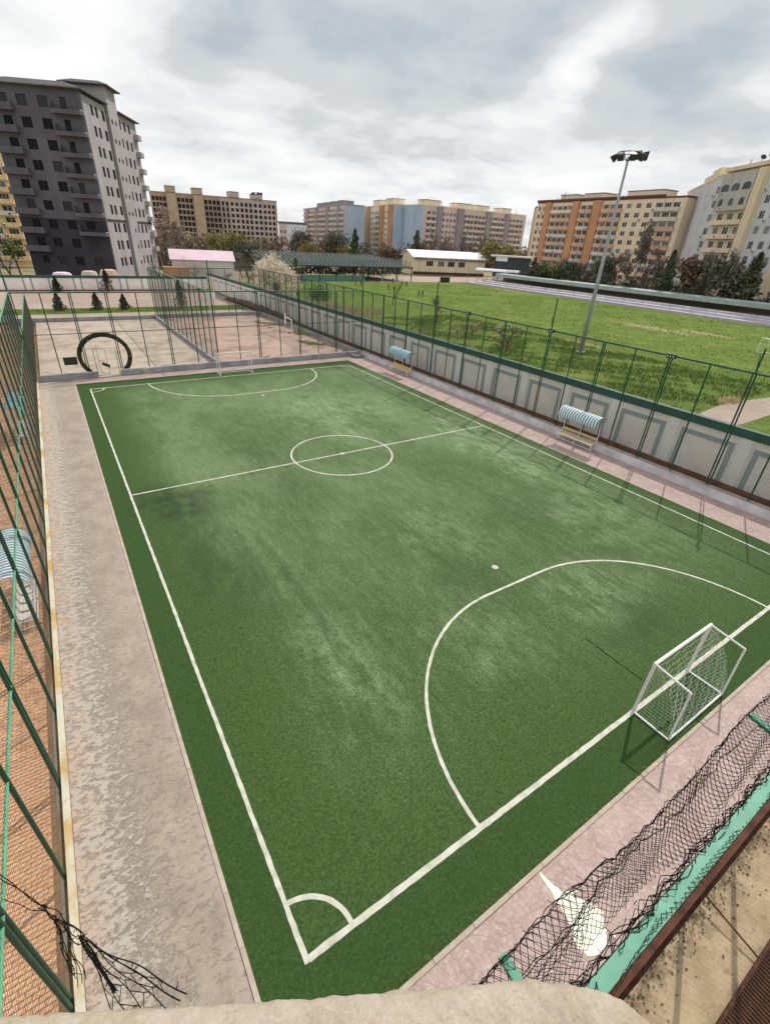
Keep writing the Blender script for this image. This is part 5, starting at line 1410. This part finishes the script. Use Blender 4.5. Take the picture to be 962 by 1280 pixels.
# construction rubbish at the tower foot
for i, (x, w_, c, lb) in enumerate(((2.2, 4.2, (222, 200, 206), 'pale pink sheet heap lying before the grey tower'), (7.0, 3.4, (186, 176, 164), 'grey covered heap lying before the grey tower'), (10.6, 4.0, (206, 176, 146), 'tan covered heap lying before the grey tower'))):
    mb = MB(); n = 10
    pts = [(x+w_/2*math.cos(a)*rng.uniform(.85, 1.1), 119+1.2*math.sin(a)) for a in np.linspace(0, 2*math.pi, n+1)[:-1]]
    for (k, z0, s0, z1, s1) in ((0, 0, 1, 2.2, .98), (1, 2.2, .98, 2.9+.3*i, .75), (2, 2.9+.3*i, .75, 3.1+.3*i, .3)):
        for a in range(n):
            b = (a+1) % n; q = lambda p, s, z: (x+(p[0]-x)*s, 119+(p[1]-119)*s, z)
            mb.face([q(pts[a], s0, z0), q(pts[b], s0, z0), q(pts[b], s1, z1), q(pts[a], s1, z1)])
    solo('material_heap', mb, V('heap_%d' % i, c), lb, 'heap', 'heaps of building material')
#__PART3__
# ================================================================== TREES AND PLANTS
def leafm(name, a, b):
    t = MT(name); c = t.mix(t.ramp(t.noise(1.1, 4, .7), .35, .65), a, b); c = t.mix(.35, c, t.mix(t.noise(9, 2, .7), (0, 0, 0, 1), (1, 1, 1, 1)), 'OVERLAY')
    return t.done(c, .8, .15)
LPINE = leafm('pine_leaf', lin(78, 86, 66), lin(106, 110, 82)); LDARK = leafm('dark_leaf', lin(88, 90, 78), lin(114, 111, 95)); LOLIVE = leafm('olive_leaf', lin(126, 122, 76), lin(152, 142, 92))
LBARE = leafm('bare_twig', lin(134, 122, 112), lin(112, 102, 94)); LPINK = leafm('pinkish_twig', lin(166, 148, 136), lin(144, 126, 116)); LBLOSSOM = leafm('white_blossom', lin(236, 226, 208), lin(212, 196, 178)); LGREEN = leafm('fresh_leaf', lin(96, 128, 54), lin(70, 102, 44))
LREED = leafm('dry_reed', lin(218, 202, 158), lin(178, 162, 120)); LRED = leafm('reddish_leaf', lin(124, 100, 86), lin(104, 86, 74)); LTHUJA = leafm('thuja_leaf', lin(62, 66, 50), lin(44, 50, 40))
BARK = var('bark', lin(104, 90, 78), .2, 3, .95, .1, .4, 12); BARKP = var('pale_bark', lin(150, 132, 118), .2, 3, .95, .1)
def leaves(mb, pts, size, mi=0):
    for p in pts:
        n = Vector((rng.normal(), rng.normal(), rng.normal()+.4)); n.normalize(); a = n.orthogonal().normalized(); b = n.cross(a); th = rng.uniform(0, 6.28)
        u = a*math.cos(th)+b*math.sin(th); v = n.cross(u); s = size*rng.uniform(.6, 1.3); p = Vector(p)
        mb.face([p-u*s-v*s*.5, p+u*s*.9-v*s*.4, p+u*s*.6+v*s*.6, p-u*s*.7+v*s*.5], mi)
def branches(mb, p, d, ln, r, depth, tips, spread=.55, upw=.15, nch=(2, 4), rmin=.012):
    n = 3; pts = [p]; q = p; dd = d
    for i in range(n):
        dd = (dd+Vector((rng.normal(0, .12), rng.normal(0, .12), rng.normal(0, .08)+upw*.3))).normalized(); q = q+dd*ln/n; pts.append(q)
    mb.tube(pts, [max(rmin, r*(1-.35*i/n)) for i in range(n+1)], 5 if depth > 2 else 3, 0, False)
    if depth == 0: tips.extend(pts[1:]); return
    for _ in range(rng.integers(nch[0], nch[1]+1)):
        nd = (dd+Vector((rng.normal(0, spread), rng.normal(0, spread), rng.normal(0, spread*.6)+upw))).normalized()
        k = rng.integers(1, n+1); branches(mb, pts[k] if rng.random() < .6 else q, nd, ln*rng.uniform(.55, .8), r*.6, depth-1, tips, spread, upw, nch, rmin)
def make_tree(kind, h, w, leaf, n=700, size=.22):
    """returns trunk and crown MBs in local coordinates"""
    tr, crn = MB(), MB()
    if kind in ('pine', 'thuja', 'cypress'):
        tr.tube([(0, 0, 0), (rng.normal(0, .1), 0, h*.5), (0, 0, h*.95)], [.02*h+.05, .015*h+.02, .02], 6)
        pts = []
        for _ in range(n):
            t = rng.random()**(.75 if kind != 'cypress' else 1); z = h*(.06+.94*t) if kind != 'pine' else h*(.16+.84*t)
            prof = (1-t)**.8 if kind != 'cypress' else (math.sin(math.pi*min(1, .15+.85*t)))**.5
            if kind == 'pine': prof = (1-t**1.3)**.8*(.75+.25*math.sin(t*26))
            rr = w/2*prof*(rng.random()**.45); a = rng.uniform(0, 6.28); rr *= .9+.35*math.sin(a*3+t*7)+.2*math.sin(a*2-t*17+1)
            pts.append((rr*math.cos(a), rr*math.sin(a), z-.12*rr))
        if kind == 'pine':
            for _ in range(16):
                t = rng.uniform(.1, .9); a = rng.uniform(0, 6.28); rr = w/2*(1-t)*.9; tr.tube([(0, 0, h*(.16+.84*t)), (rr*math.cos(a), rr*math.sin(a), h*(.16+.84*t)-.1*rr)], .03, 3, 0, False)
        leaves(crn, pts, size)
    elif kind == 'dome':
        tips = []
        for _ in range(26):
            a = rng.uniform(0, 6.28); e = rng.uniform(.15, 1.5); q = Vector((w/2*.92*math.cos(a)*math.cos(e), w/2*.92*math.sin(a)*math.cos(e), h*(.18+.78*math.sin(e))))
            m_ = Vector((q.x*.35, q.y*.35, q.z*.62)); tr.tube([(0, 0, 0), m_, q], [.12, .06, .015], 4, 0, False)
            for _ in range(6):
                c = m_.lerp(q, rng.random()); v = Vector((rng.normal(0, .9), rng.normal(0, .9), rng.normal(-.2, .7))); tr.tube([c, c+v], .015, 3, 0, False)
        cl = []
        for _ in range(70):
            a = rng.uniform(0, 6.28); e = math.asin(rng.uniform(.05, 1)); k = rng.uniform(.75, 1.0)
            cl.append(Vector((w/2*k*math.cos(a)*math.cos(e), w/2*k*math.sin(a)*math.cos(e), h*(.14+.84*k*math.sin(e)))))
        pts = []
        for _ in range(n):
            c = cl[rng.integers(len(cl))]; pts.append(c+Vector((rng.normal(0, .5), rng.normal(0, .5), rng.normal(-.15, .42))))
        leaves(crn, pts, size)
    elif kind == 'round':
        tips = []
        branches(tr, Vector((0, 0, 0)), Vector((rng.normal(0, .05), rng.normal(0, .05), 1)), h*.36, .02*h+.05, 3, tips, .6, .2)
        cl = [Vector((rng.normal(0, w*.20), rng.normal(0, w*.20), h*(.48+.34*rng.random()))) for _ in range(16)]
        pts = []
        for _ in range(n):
            c = cl[rng.integers(len(cl))]; s = w*.14; v = Vector((rng.normal(0, s), rng.normal(0, s), rng.normal(0, s*.8))); pts.append(c+v)
        leaves(crn, pts, size)
    else:   # bare
        tips = []; upw = .55 if kind == 'poplar' else .22; sp = .3 if kind == 'poplar' else .55
        branches(tr, Vector((0, 0, 0)), Vector((0, 0, 1)), h*(.32 if kind != 'poplar' else .42), .013*h+.04, 4, tips, sp, upw, (2, 4), .022)
        mx = max(p.z for p in tips); k = h/mx
        tr.v = [(x*k, y*k, z*k) for x, y, z in tr.v]; tips = [p*k for p in tips]
        wd = 2*np.percentile([math.hypot(p.x, p.y) for p in tips], 92); s = w/max(wd, .1)
        tr.v = [(x*s, y*s, z) for x, y, z in tr.v]; tips = [Vector((p.x*s, p.y*s, p.z)) for p in tips]
        pts = [tips[rng.integers(len(tips))]+Vector((rng.normal(0, .25), rng.normal(0, .25), rng.normal(0, .25))) for _ in range(n)]
        leaves(crn, pts, size)
    return tr, crn
TREES = {}
def tree(name, label, x, y, h, w, kind, leaf, bark=BARK, n=700, size=.22, group=None, z=0, cat='tree', key=None):
    k = (kind, leaf.name, key)
    if k not in TREES:
        tr, crn = make_tree(kind, 10 if key != 'own' else h, (10*w/h) if key != 'own' else w, leaf, n, size)
        TREES[k] = (tr.mesh('trunk', bark), crn.mesh('crown', leaf), 10 if key != 'own' else h, (10*w/h) if key != 'own' else w)
    a, b, hh, ww = TREES[k]
    if key == 'own': del TREES[k]
    t = thing(name, label, cat, (x, y, z), group, rng.uniform(0, 6.28))
    t.scale = (w/ww, w/ww, h/hh)
    for nm, me in (('trunk', a), ('crown', b)):
        o = bpy.data.objects.new(nm, me); COL.objects.link(o); o.parent = t
    return t
PT = [ # name, label, x, y, h, w, kind, leaf
 ('bare_tree', 'tall pinkish bare tree right of the grey tower', 38.1, 192.8, 17.5, 11, 'bare', LPINK),
 ('bare_tree', 'second pinkish bare tree close right of the grey tower', 33.5, 186, 13.5, 9, 'bare', LPINK),
 ('bare_tree', 'third pinkish bare tree before the first stair tower of the brick block', 45, 205, 13, 10, 'bare', LPINK),
 ('bare_tree', 'thin bare tree before the left end of the brick block', 56.7, 250, 9.5, 9.7, 'bare', LBARE),
 ('bare_tree', 'brown bare tree below the second stair tower of the brick block', 64.4, 248.3, 10.5, 9.7, 'bare', LBARE),
 ('olive_tree', 'olive budding tree in front of the brick block middle', 67.9, 237, 11.5, 10.2, 'round', LOLIVE),
 ('olive_tree', 'broad yellowish budding tree right of centre before the brick block', 67.2, 216.3, 12.4, 9.8, 'round', LOLIVE),
 ('dark_tree', 'dark evergreen below the right half of the brick block', 69.7, 205, 8.5, 8.2, 'round', LDARK),
 ('bare_tree', 'brown bare tree at the foot of the distant floodlight mast', 86, 231, 9.5, 10.2, 'bare', LBARE),
 ('bare_tree', 'bare tree between the brick block and the white building', 95.5, 238, 11, 8.8, 'bare', LBARE),
 ('dark_tree', 'dark evergreen before the white building', 112.5, 252.6, 14, 9, 'round', LDARK),
 ('olive_tree', 'yellowish shrub tree below the pink grey block left bay', 108, 232.6, 9.5, 7, 'round', LOLIVE),
 ('red_tree', 'reddish brown tree left of the pink grey block', 109.5, 238, 10.5, 5, 'round', LRED),
 ('dark_tree', 'dark clumped trees before the middle of the pink grey block', 113.9, 218.6, 14, 11, 'round', LDARK),
 ('pine_tree', 'slim dark pine before the pale blue end of the pink grey block', 117.9, 205, 15, 6.5, 'pine', LPINE),
 ('olive_tree', 'pale bush below the pink grey block right bay', 118.1, 216.4, 9, 8, 'round', LOLIVE),
 ('bare_tree', 'brown bare tree below the orange block with blue end', 117.6, 181.8, 11, 6.7, 'bare', LBARE),
 ('red_tree', 'reddish bush beside the gable of the white roofed hall', 120.4, 180.1, 9.5, 5.2, 'round', LRED),
 ('pine_tree', 'dark pine behind the hall roof left end', 148, 200, 16, 8, 'pine', LDARK),
 ('bare_tree', 'dark bare tree behind the hall roof before grey strip', 152, 194, 15.5, 8.5, 'bare', LBARE),
 ('bare_tree', 'bare tree behind the middle of the hall roof', 161, 193, 14.5, 8.7, 'bare', LBARE),
 ('bare_tree', 'bare tree behind the right part of the hall roof', 167, 189, 15.5, 8.7, 'bare', LBARE),
 ('bare_tree', 'bare tree behind the right end of the hall roof', 172, 181, 15.5, 8.6, 'bare', LBARE),
 ('olive_tree', 'pale olive tree between hall and kiosk', 170.2, 169, 14.9, 12.8, 'round', LOLIVE),
]
SH = [ # behind the stand
 (668, 'pine', LDARK, 127.6, 109.9, 9.2, 5.4, 'dark pine at the left end of the terracotta block'),
 (683, 'round', LPINE, 130.2, 107.0, 8.2, 5.4, 'small olive green tree beside the left end of the stand fence'),
 (697, 'round', LOLIVE, 136.7, 107.9, 8.3, 5.2, 'round olive shrub behind the stand fence'),
 (713, 'round', LDARK, 137.5, 103.9, 9.8, 6.2, 'dark broad tree behind the stand fence below orange strip'),
 (735, 'bare', LBARE, 139, 98.8, 9.8, 6, 'grey bare shrub behind the stand below the three window bay'),
 (757, 'round', LDARK, 139.5, 93.9, 11.8, 6, 'dark rounded tree behind the stand left of the near floodlight mast'),
 (775, 'bare', LBARE, 140, 89.5, 11.6, 7, 'brown bare tree behind the stand at the mast'),
 (795, 'bare', LPINK, 140.5, 85.3, 12.6, 8, 'pinkish bare tree right of the mast'),
 (805, 'poplar', LBARE, 141, 85.2, 19.2, 4.6, 'tall narrow bare poplar before the flat cream wall'),
 (817, 'bare', LBARE, 139, 80, 12, 6, 'bare tree right of the tall poplar'),
 (830, 'bare', LBARE, 140, 76.8, 13.4, 6.5, 'bare tree before the blank grey wall'),
 (842, 'pine', LPINE, 136.7, 72.4, 12.8, 5.4, 'green pine before the blank grey wall'),
 (872, 'round', LRED, 133.5, 65, 12.6, 5.0, 'reddish brown conifer before the single window column'),
 (886, 'bare', LPINK, 127, 60, 10, 5.5, 'pinkish bare shrub before the cream balconies'),
 (898, 'bare', LBARE, 125.6, 57, 12.8, 5.6, 'grey bare tree before the cream balconies'),
 (917, 'round', LDARK, 123.6, 52.7, 12.8, 6, 'dark rounded tree at the right foot of the cream balconies'),
 (940, 'bare', LBARE, 123, 49.3, 13.4, 5.8, 'brown bare tree near the right edge before grey wall'),
 (957, 'pine', LPINE, 123.6, 47.3, 13, 5.8, 'green pine at the right edge of the view'),
]
for (nm, lb, x, y, h, w, kd, lf) in PT:
    tree(nm, lb, x, y, h, w, kd, lf, BARKP if lf in (LPINK,) else BARK, 2000 if kd != 'bare' else 2200, .38 if kd != 'bare' else .17, 'trees before the far apartment blocks')
for (_, kd, lf, x, y, h, w, lb) in SH:
    v = Vector((x-CP.x, y-CP.y)); k = 1.0
    if x < 136: k = (136.5-CP.x)/(x-CP.x)
    x2, y2 = CP.x+v.x*k, CP.y+v.y*k; h2 = CP.z+(h-CP.z)*k if h > 6 else h
    nm = {'pine': 'pine_tree', 'bare': 'bare_tree', 'round': 'round_tree', 'poplar': 'poplar_tree'}[kd]
    tree(nm, lb, x2, y2, max(h2, 6), w*k, kd, lf, BARK, 2000 if kd not in ('bare', 'poplar') else 1800, .34 if kd not in ('bare', 'poplar') else .15, 'trees behind the stand', key='right')
# dark hedge line under those trees
def shrubmass(x0, x1, y0, y1, h, n, size, leaf, name):
    mb = MB(); pts = [(rng.uniform(x0, x1), y, h*rng.random()**.8*(.6+.4*math.sin(y*.7)+.2*math.sin(y*2.3))) for y in rng.uniform(y0, y1, n)]
    leaves(mb, pts, size); o = part(name, mb, leaf); o['kind'] = 'stuff'; tag(o, 'dark undergrowth behind the stand', 'undergrowth')
shrubmass(134.6, 139, 30, 126, 5.6, 9000, .42, LDARK, 'undergrowth')
shrubmass(32, 80, 186, 214, 5.0, 6000, .5, LDARK, 'undergrowth')
def scrub(label, A, B, wd, h, n, size, leaf):
    A = np.array(A); B = np.array(B); mb = MB(); U = (B-A)/np.linalg.norm(B-A); Nn = np.array([-U[1], U[0]]); pts = []
    for t in rng.random(n):
        p = A+(B-A)*t+Nn*rng.normal(0, wd); k = t*np.linalg.norm(B-A); pts.append((p[0], p[1], h*rng.random()**.8*(.62+.3*math.sin(k*.35)+.25*math.sin(k*.93+1))))
    leaves(mb, pts, size); o = part('undergrowth', mb, leaf); o['kind'] = 'stuff'; tag(o, label, 'undergrowth')
scrub('dark brown bushes along the foot of the pink grey and orange blocks', (112, 262), (150, 215), 3, 9.5, 5200, .55, LDARK)
scrub('brown bushes along the foot of the pink grey and orange blocks', (116, 246), (150, 210), 3, 8.5, 3600, .4, LBARE)
scrub('brown bushes along the foot of the mauve block', (158, 222), (245, 212), 3, 12, 5200, .5, LBARE)
scrub('dark bushes along the foot of the mauve block', (158, 220), (245, 210), 3, 11, 4200, .55, LDARK)
scrub('grey brown bushes along the foot of the terracotta block', (139.5, 118), (140.5, 62), 1.6, 8.5, 7000, .30, LBARE)
scrub('dark scrub row added behind the pergola posts as shade beneath the roof', (58, 170), (118, 168), 1.2, 4.2, 3800, .4, LDARK)  # added row: its dark leaves stand in for shade under the pergola
scrub('olive scrub along the foot of the unfinished brick block', (48, 300), (118, 286), 4, 9.5, 6500, .6, LOLIVE)
scrub('brown scrub along the foot of the unfinished brick block', (50, 290), (118, 276), 4, 8.5, 5200, .45, LBARE)
bpy.data.objects['undergrowth.001']['label'] = 'dark scrub between pink roofed house and brick block'
MID = [
 ('bare_tree', 'bare brown tree left of the pink roofed house', 24.5, 146, 5.6, 5.4, 'bare', LBARE), ('dark_bush', 'dark green bush in front of the pink roofed house', 32.5, 139, 3.6, 5.5, 'round', LDARK),
 ('dark_bush', 'second dark bush under the pink roof middle', 36.5, 141, 3.0, 4.5, 'round', LDARK),
 ('bare_tree', 'bare twiggy shrub left of the white blossom tree', 45.5, 136, 5.0, 6, 'bare', LPINK), ('bare_tree', 'bare twiggy shrub right of the pink roofed house', 47.5, 147, 6.0, 6, 'bare', LBARE), ('bare_tree', 'tangle of bare twigs below the white blossom tree', 37.6, 104, 3.6, 5.5, 'bare', LBARE),
 ('bare_tree', 'low bare shrub behind the wall corner', 33.6, 112, 4.0, 4.5, 'bare', LPINK), ('bare_tree', 'bare shrub beside the wall before the blossom tree', 35, 100, 4.0, 4.2, 'bare', LBARE),
 ('small_tree', 'small pinkish leaved tree at the far left behind the wall', -6.5, 140, 9, 6, 'bare', LPINK), ('dark_tree', 'dark green tree at the far left before the yellow block', -5.2, 148, 8.5, 6, 'round', LGREEN),
]
for (nm, lb, x, y, h, w, kd, lf) in MID:
    tree(nm, lb, x, y, h, w, kd, lf, BARK, 900 if kd != 'bare' else 500, .2 if kd != 'bare' else .08, 'shrubs behind the boundary wall', key='mid')
tree('blossom_tree', 'round white blossoming tree behind the boundary wall', 37.6, 96.2, 8.2, 8.6, 'dome', LBLOSSOM, BARKP, 11000, .13, key='own')
tree('cypress_tree', 'narrow dark cypress right of the white blossom tree', 45.8, 104.5, 7.4, 2.0, 'cypress', LDARK, BARK, 900, .16, key='own')
tree('green_bush', 'fresh green bush behind the wall near the pergola screen', 38, 78, 4.9, 4.2, 'round', LGREEN, BARK, 1300, .14, key='own')
for (x, y, h, w, kd, lf, lb) in ((46.2, 40.3, 3.3, 4.4, 'bare', LBLOSSOM, 'bare flowering shrub on the near grass behind the wall'), (47.5, 48.3, 2.6, 2.6, 'bare', LREED, 'small bare shrub with dry twigs on the near grass'), (52, 62, 4.2, 3.4, 'bare', LOLIVE, 'loose olive shrub on the grass left of the players'), (58, 84, 4.6, 3.6, 'bare', LOLIVE, 'tall yellowish shrub on the grass behind the wall')):
    tree('flowering_shrub', lb, x, y, h, w, kd, lf, BARK, 420, .05, 'shrubs on the grass', key='own')
# thujas
for (x, y, h, w, lb) in ((-.09, 87.2, 2.5, 2.0, 'small dark cone shaped thuja on the lawn strip at left'), (4.9, 87, 2.6, 1.9, 'small dark thuja second from the left on the lawn strip'), (8.7, 87, 2.3, 1.8, 'small dark thuja third from the left on the lawn strip'), (.7, 113.8, 2.6, 2.0, 'small thuja against the pale back wall at left'), (9.2, 112.6, 4.1, 2.9, 'large dark thuja against the pale back wall'), (17.3, 87, 4.6, 2.4, 'tall dark thuja behind the court dividing fence')):
    tree('thuja_shrub', lb, x, y, h, w, 'thuja', LTHUJA, BARK, 1500, .11, 'thujas before the back wall', cat='shrub', key='own')
# dry reeds and grass along the field side of the wall
def blades(name, label, N_, X, Y, hmin, hmax, wd, mats, lean=.35):
    x, y = X, Y; n = len(x); h = rng.uniform(hmin, hmax, n); a = rng.uniform(0, 6.28, n); b = rng.uniform(0, 6.28, n); ln = h*lean*rng.random(n)
    v = np.zeros((n, 3, 3)); v[:, 0] = np.stack([x-wd*np.cos(a), y-wd*np.sin(a), np.zeros(n)], 1); v[:, 1] = np.stack([x+wd*np.cos(a), y+wd*np.sin(a), np.zeros(n)], 1); v[:, 2] = np.stack([x+ln*np.cos(b), y+ln*np.sin(b), h], 1)
    me = bpy.data.meshes.new(name); me.vertices.add(n*3); me.vertices.foreach_set('co', v.ravel()); me.loops.add(n*3); me.loops.foreach_set('vertex_index', np.arange(n*3))
    me.polygons.add(n); me.polygons.foreach_set('loop_start', np.arange(n)*3); me.polygons.foreach_set('loop_total', np.full(n, 3))
    for m in mats: me.materials.append(m)
    me.polygons.foreach_set('material_index', rng.integers(0, len(mats), n)); me.update(calc_edges=True)
    o = bpy.data.objects.new(name, me); COL.objects.link(o); tag(o, label, 'grass', None, 'stuff'); return o
def grow(n, x0, x1, y0, y1, f, s=1.0, th=0.0):
    X = rng.uniform(x0, x1, n*3); Y = rng.uniform(y0, y1, n*3)
    D = np.sin(X*.55*s+np.sin(Y*.37*s)*2)+np.sin(Y*.61*s+np.sin(X*.43*s)*2)+.7*np.sin(X*1.7*s+Y*1.3*s)+.5*np.sin(Y*2.9*s-X*2.1*s)
    k = D+rng.normal(0, .7, n*3) > th; return X[k][:n], Y[k][:n]
def keep(X, Y): k = ~((X > 38.3) & (X < 76) & (Y > 9.3) & (Y < 15.2)); return X[k], Y[k]
GB1 = leafm('grass_blade', lin(84, 108, 46), lin(110, 132, 58)); GB2 = leafm('grass_blade_light', lin(128, 144, 74), lin(106, 128, 56)); GB3 = leafm('grass_blade_dark', lin(70, 92, 40), lin(82, 104, 46))
X, Y = grow(60000, 30, 62, -2, 70, None, 1.0, -.3); X, Y = keep(X, Y); blades('tall_grass', 'long uneven green grass behind the boundary wall', 0, X, Y, .08, .32, .045, [GB1, GB2, GB2, GB3], 1.1)
X, Y = grow(26000, 60, 120, -5, 130, None, .5, -.4); X, Y = keep(X, Y); blades('field_grass', 'tufts of green grass over the stadium field', 0, X, Y, .04, .14, .09, [GB1, GB2, GB2], 1.4)
X, Y = grow(17000, 31, 39, 36, 88, None, .45, 1.3); blades('dry_reeds', 'dry pale reeds along the field side of the boundary wall', 0, X, Y, 1.0, 2.9, .04, [LREED, LREED, LBARE], .35)
n = 700; X = 50.5+rng.normal(0, .9, n); Y = 15.4+rng.normal(0, .3, n); blades('straw_heap', 'small heap of dry straw beside the path in the grass field', 0, X, Y, .05, .5, .04, [LREED], 1.6)
X, Y = grow(2500, 36, 52, 50, 100, None, .4, 1.5); blades('dry_reeds', 'dry reeds scattered on the grass beyond the wall', 0, X, Y, .5, 1.7, .035, [LREED, LBARE], .35)
X, Y = grow(6000, 24, 27.3, 46, 76, None, 1.2, 1.2); blades('court_weeds', 'dry weeds growing in the pink court corner', 0, X, Y, .05, .22, .03, [LREED, LOLIVE, GB1], .7)
X, Y = grow(9000, -40, 27, 84, 89.3, None, 1.0, -2); 
o = blades('lawn_grass', 'short grass on the lawn strip', 0, X, Y, .05, .14, .05, [GB1, GB2, GB3], .7); o.location.z = .05
# weeds along the turf edge near the goal
n = 1500; X = rng.uniform(-.8, 14, n); X = np.concatenate([X, rng.normal(1.8, .8, 250), rng.normal(9, 1.2, 300)]); Y = np.full(len(X), YN)+rng.normal(.03, .035, len(X))
o = blades('edge_weeds', 'yellowish weeds sprouting between turf and edging kerb', 0, X, Y, .02, .075, .006, [LREED, GB2, LOLIVE], .9)
n = 500; Y = rng.uniform(-1, 30, n); X = np.full(n, XL)+rng.normal(.02, .025, n); blades('edge_weeds', 'thin weeds along the left turf edge', 0, X, Y, .015, .05, .006, [LREED, GB2], .9)

# ================================================================== PEOPLE ON THE FIELD
SKIN = var('skin', lin(196, 150, 124), .05); HAIR = var('dark_hair', lin(40, 34, 30), .1)
CL = [var('dark_tracksuit', lin(44, 46, 54), .1), var('charcoal_clothes', lin(58, 56, 58), .1), var('navy_clothes', lin(46, 52, 70), .1), var('maroon_shirt', lin(96, 52, 52), .1)]
def body(pose, cloth, trousers):
    """one continuous skinned figure, 1.72 m, facing -y"""
    st, arm, bend = pose
    J = {'pelvis': (0, 0, .92), 'waist': (0, 0, 1.08), 'chest': (0, -.02*bend-.01, 1.30), 'neck': (0, -.05*bend, 1.47), 'head': (0, -.07*bend-.02, 1.60), 'crown': (0, -.07*bend-.01, 1.70)}
    rad = {'pelvis': .145, 'waist': .13, 'chest': .155, 'neck': .06, 'head': .095, 'crown': .07}
    E_ = [('pelvis', 'waist'), ('waist', 'chest'), ('chest', 'neck'), ('neck', 'head'), ('head', 'crown')]
    for s, k in ((-1, 'l'), (1, 'r')):
        f_ = st*s
        J['hip'+k] = (.09*s, 0, .86); J['knee'+k] = (.10*s, -.12*f_-.03*abs(st), .48); J['ankle'+k] = (.10*s, -.10*f_+.12*max(0, -f_), .09); J['toe'+k] = (.11*s, -.10*f_+.12*max(0, -f_)-.16, .04)
        rad.update({'hip'+k: .10, 'knee'+k: .062, 'ankle'+k: .045, 'toe'+k: .038}); E_ += [('pelvis', 'hip'+k), ('hip'+k, 'knee'+k), ('knee'+k, 'ankle'+k), ('ankle'+k, 'toe'+k)]
        J['sh'+k] = (.19*s, -.02*bend, 1.40); J['el'+k] = (.25*s, .10*f_*arm-.02, 1.14); J['wr'+k] = (.24*s, -.10+.14*f_*arm, .92); J['ha'+k] = (.235*s, -.13+.16*f_*arm, .80)
        rad.update({'sh'+k: .065, 'el'+k: .045, 'wr'+k: .032, 'ha'+k: .035}); E_ += [('chest', 'sh'+k), ('sh'+k, 'el'+k), ('el'+k, 'wr'+k), ('wr'+k, 'ha'+k)]
    names = list(J); me = bpy.data.meshes.new('body'); me.from_pydata([J[k] for k in names], [(names.index(a), names.index(b)) for a, b in E_], [])
    o = bpy.data.objects.new('tmp_body', me); COL.objects.link(o); m = o.modifiers.new('skin', 'SKIN'); 
    for i, k in enumerate(names):
        sv = me.skin_vertices[0].data[i]; sv.radius = (rad[k], rad[k]*(.75 if k in ('chest', 'waist', 'pelvis') else 1)); sv.use_root = (k == 'pelvis')
    o.modifiers.new('sub', 'SUBSURF').levels = 1
    dg = bpy.context.evaluated_depsgraph_get(); dg.update(); r = bpy.data.meshes.new_from_object(o.evaluated_get(dg)); bpy.data.objects.remove(o)
    r.materials.clear()
    for mm in (cloth, trousers, SKIN): r.materials.append(mm)
    for p in r.polygons:
        c = p.center; p.material_index = 2 if (c.z > 1.46 or (abs(c.x) > .19 and c.z < .93 and c.z > .7)) else (0 if c.z > .95 else 1); p.use_smooth = True
    return r
def hair():
    mb = MB(); n = 10
    for k in range(4):
        a0, a1 = math.pi/2*k/4, math.pi/2*(k+1)/4
        for i in range(n):
            b0, b1 = 2*math.pi*i/n, 2*math.pi*(i+1)/n; q = lambda a, b: (.105*math.cos(a)*math.cos(b), -.03+.115*math.cos(a)*math.sin(b)+.015, 1.615+.115*math.sin(a))
            mb.face([q(a0, b0), q(a0, b1), q(a1, b1), q(a1, b0)])
    return mb.mesh('hair', HAIR)
HM = hair()
BD = [body((1.0, 1, .6), CL[0], CL[1]), body((0, .2, .2), CL[1], CL[0]), body((-1.4, 1, 1.2), CL[2], CL[0]), body((.5, .6, .3), CL[3], CL[1])]
for i, (x, y, b, rz, lb) in enumerate(((72.7, 125.1, 0, .6, 'player in dark tracksuit, left one of the far left pair'), (72.9, 122.6, 1, 2.0, 'player in charcoal, right one of the far left pair'), (83.7, 136.5, 1, 1.0, 'player in charcoal standing left of the far goal frame'), (85.9, 134.6, 3, 3.0, 'player in maroon shirt by the far goal frame'), (90, 132, 1, 0, 'player standing inside the far goal frame'), (76.7, 114.2, 2, 4.2, 'lone player in navy striding in the middle of the group'),
        (85.4, 120.4, 0, 5.0, 'player in dark tracksuit, left one of the pair right of the goal frame'), (86.9, 120.3, 1, 2.4, 'player in charcoal, right one of the pair right of the goal frame'), (73.5, 96.1, 2, 1.6, 'player in navy, left one of the nearest pair'), (74.5, 95.9, 0, 4.4, 'player in dark tracksuit, right one of the nearest pair'))):
    t = thing('person', lb, 'person', (x, y, 0), 'players on the grass field', rz)
    for nm, me in (('body', BD[b]), ('hair', HM)):
        o = bpy.data.objects.new(nm, me); COL.objects.link(o); o.parent = t
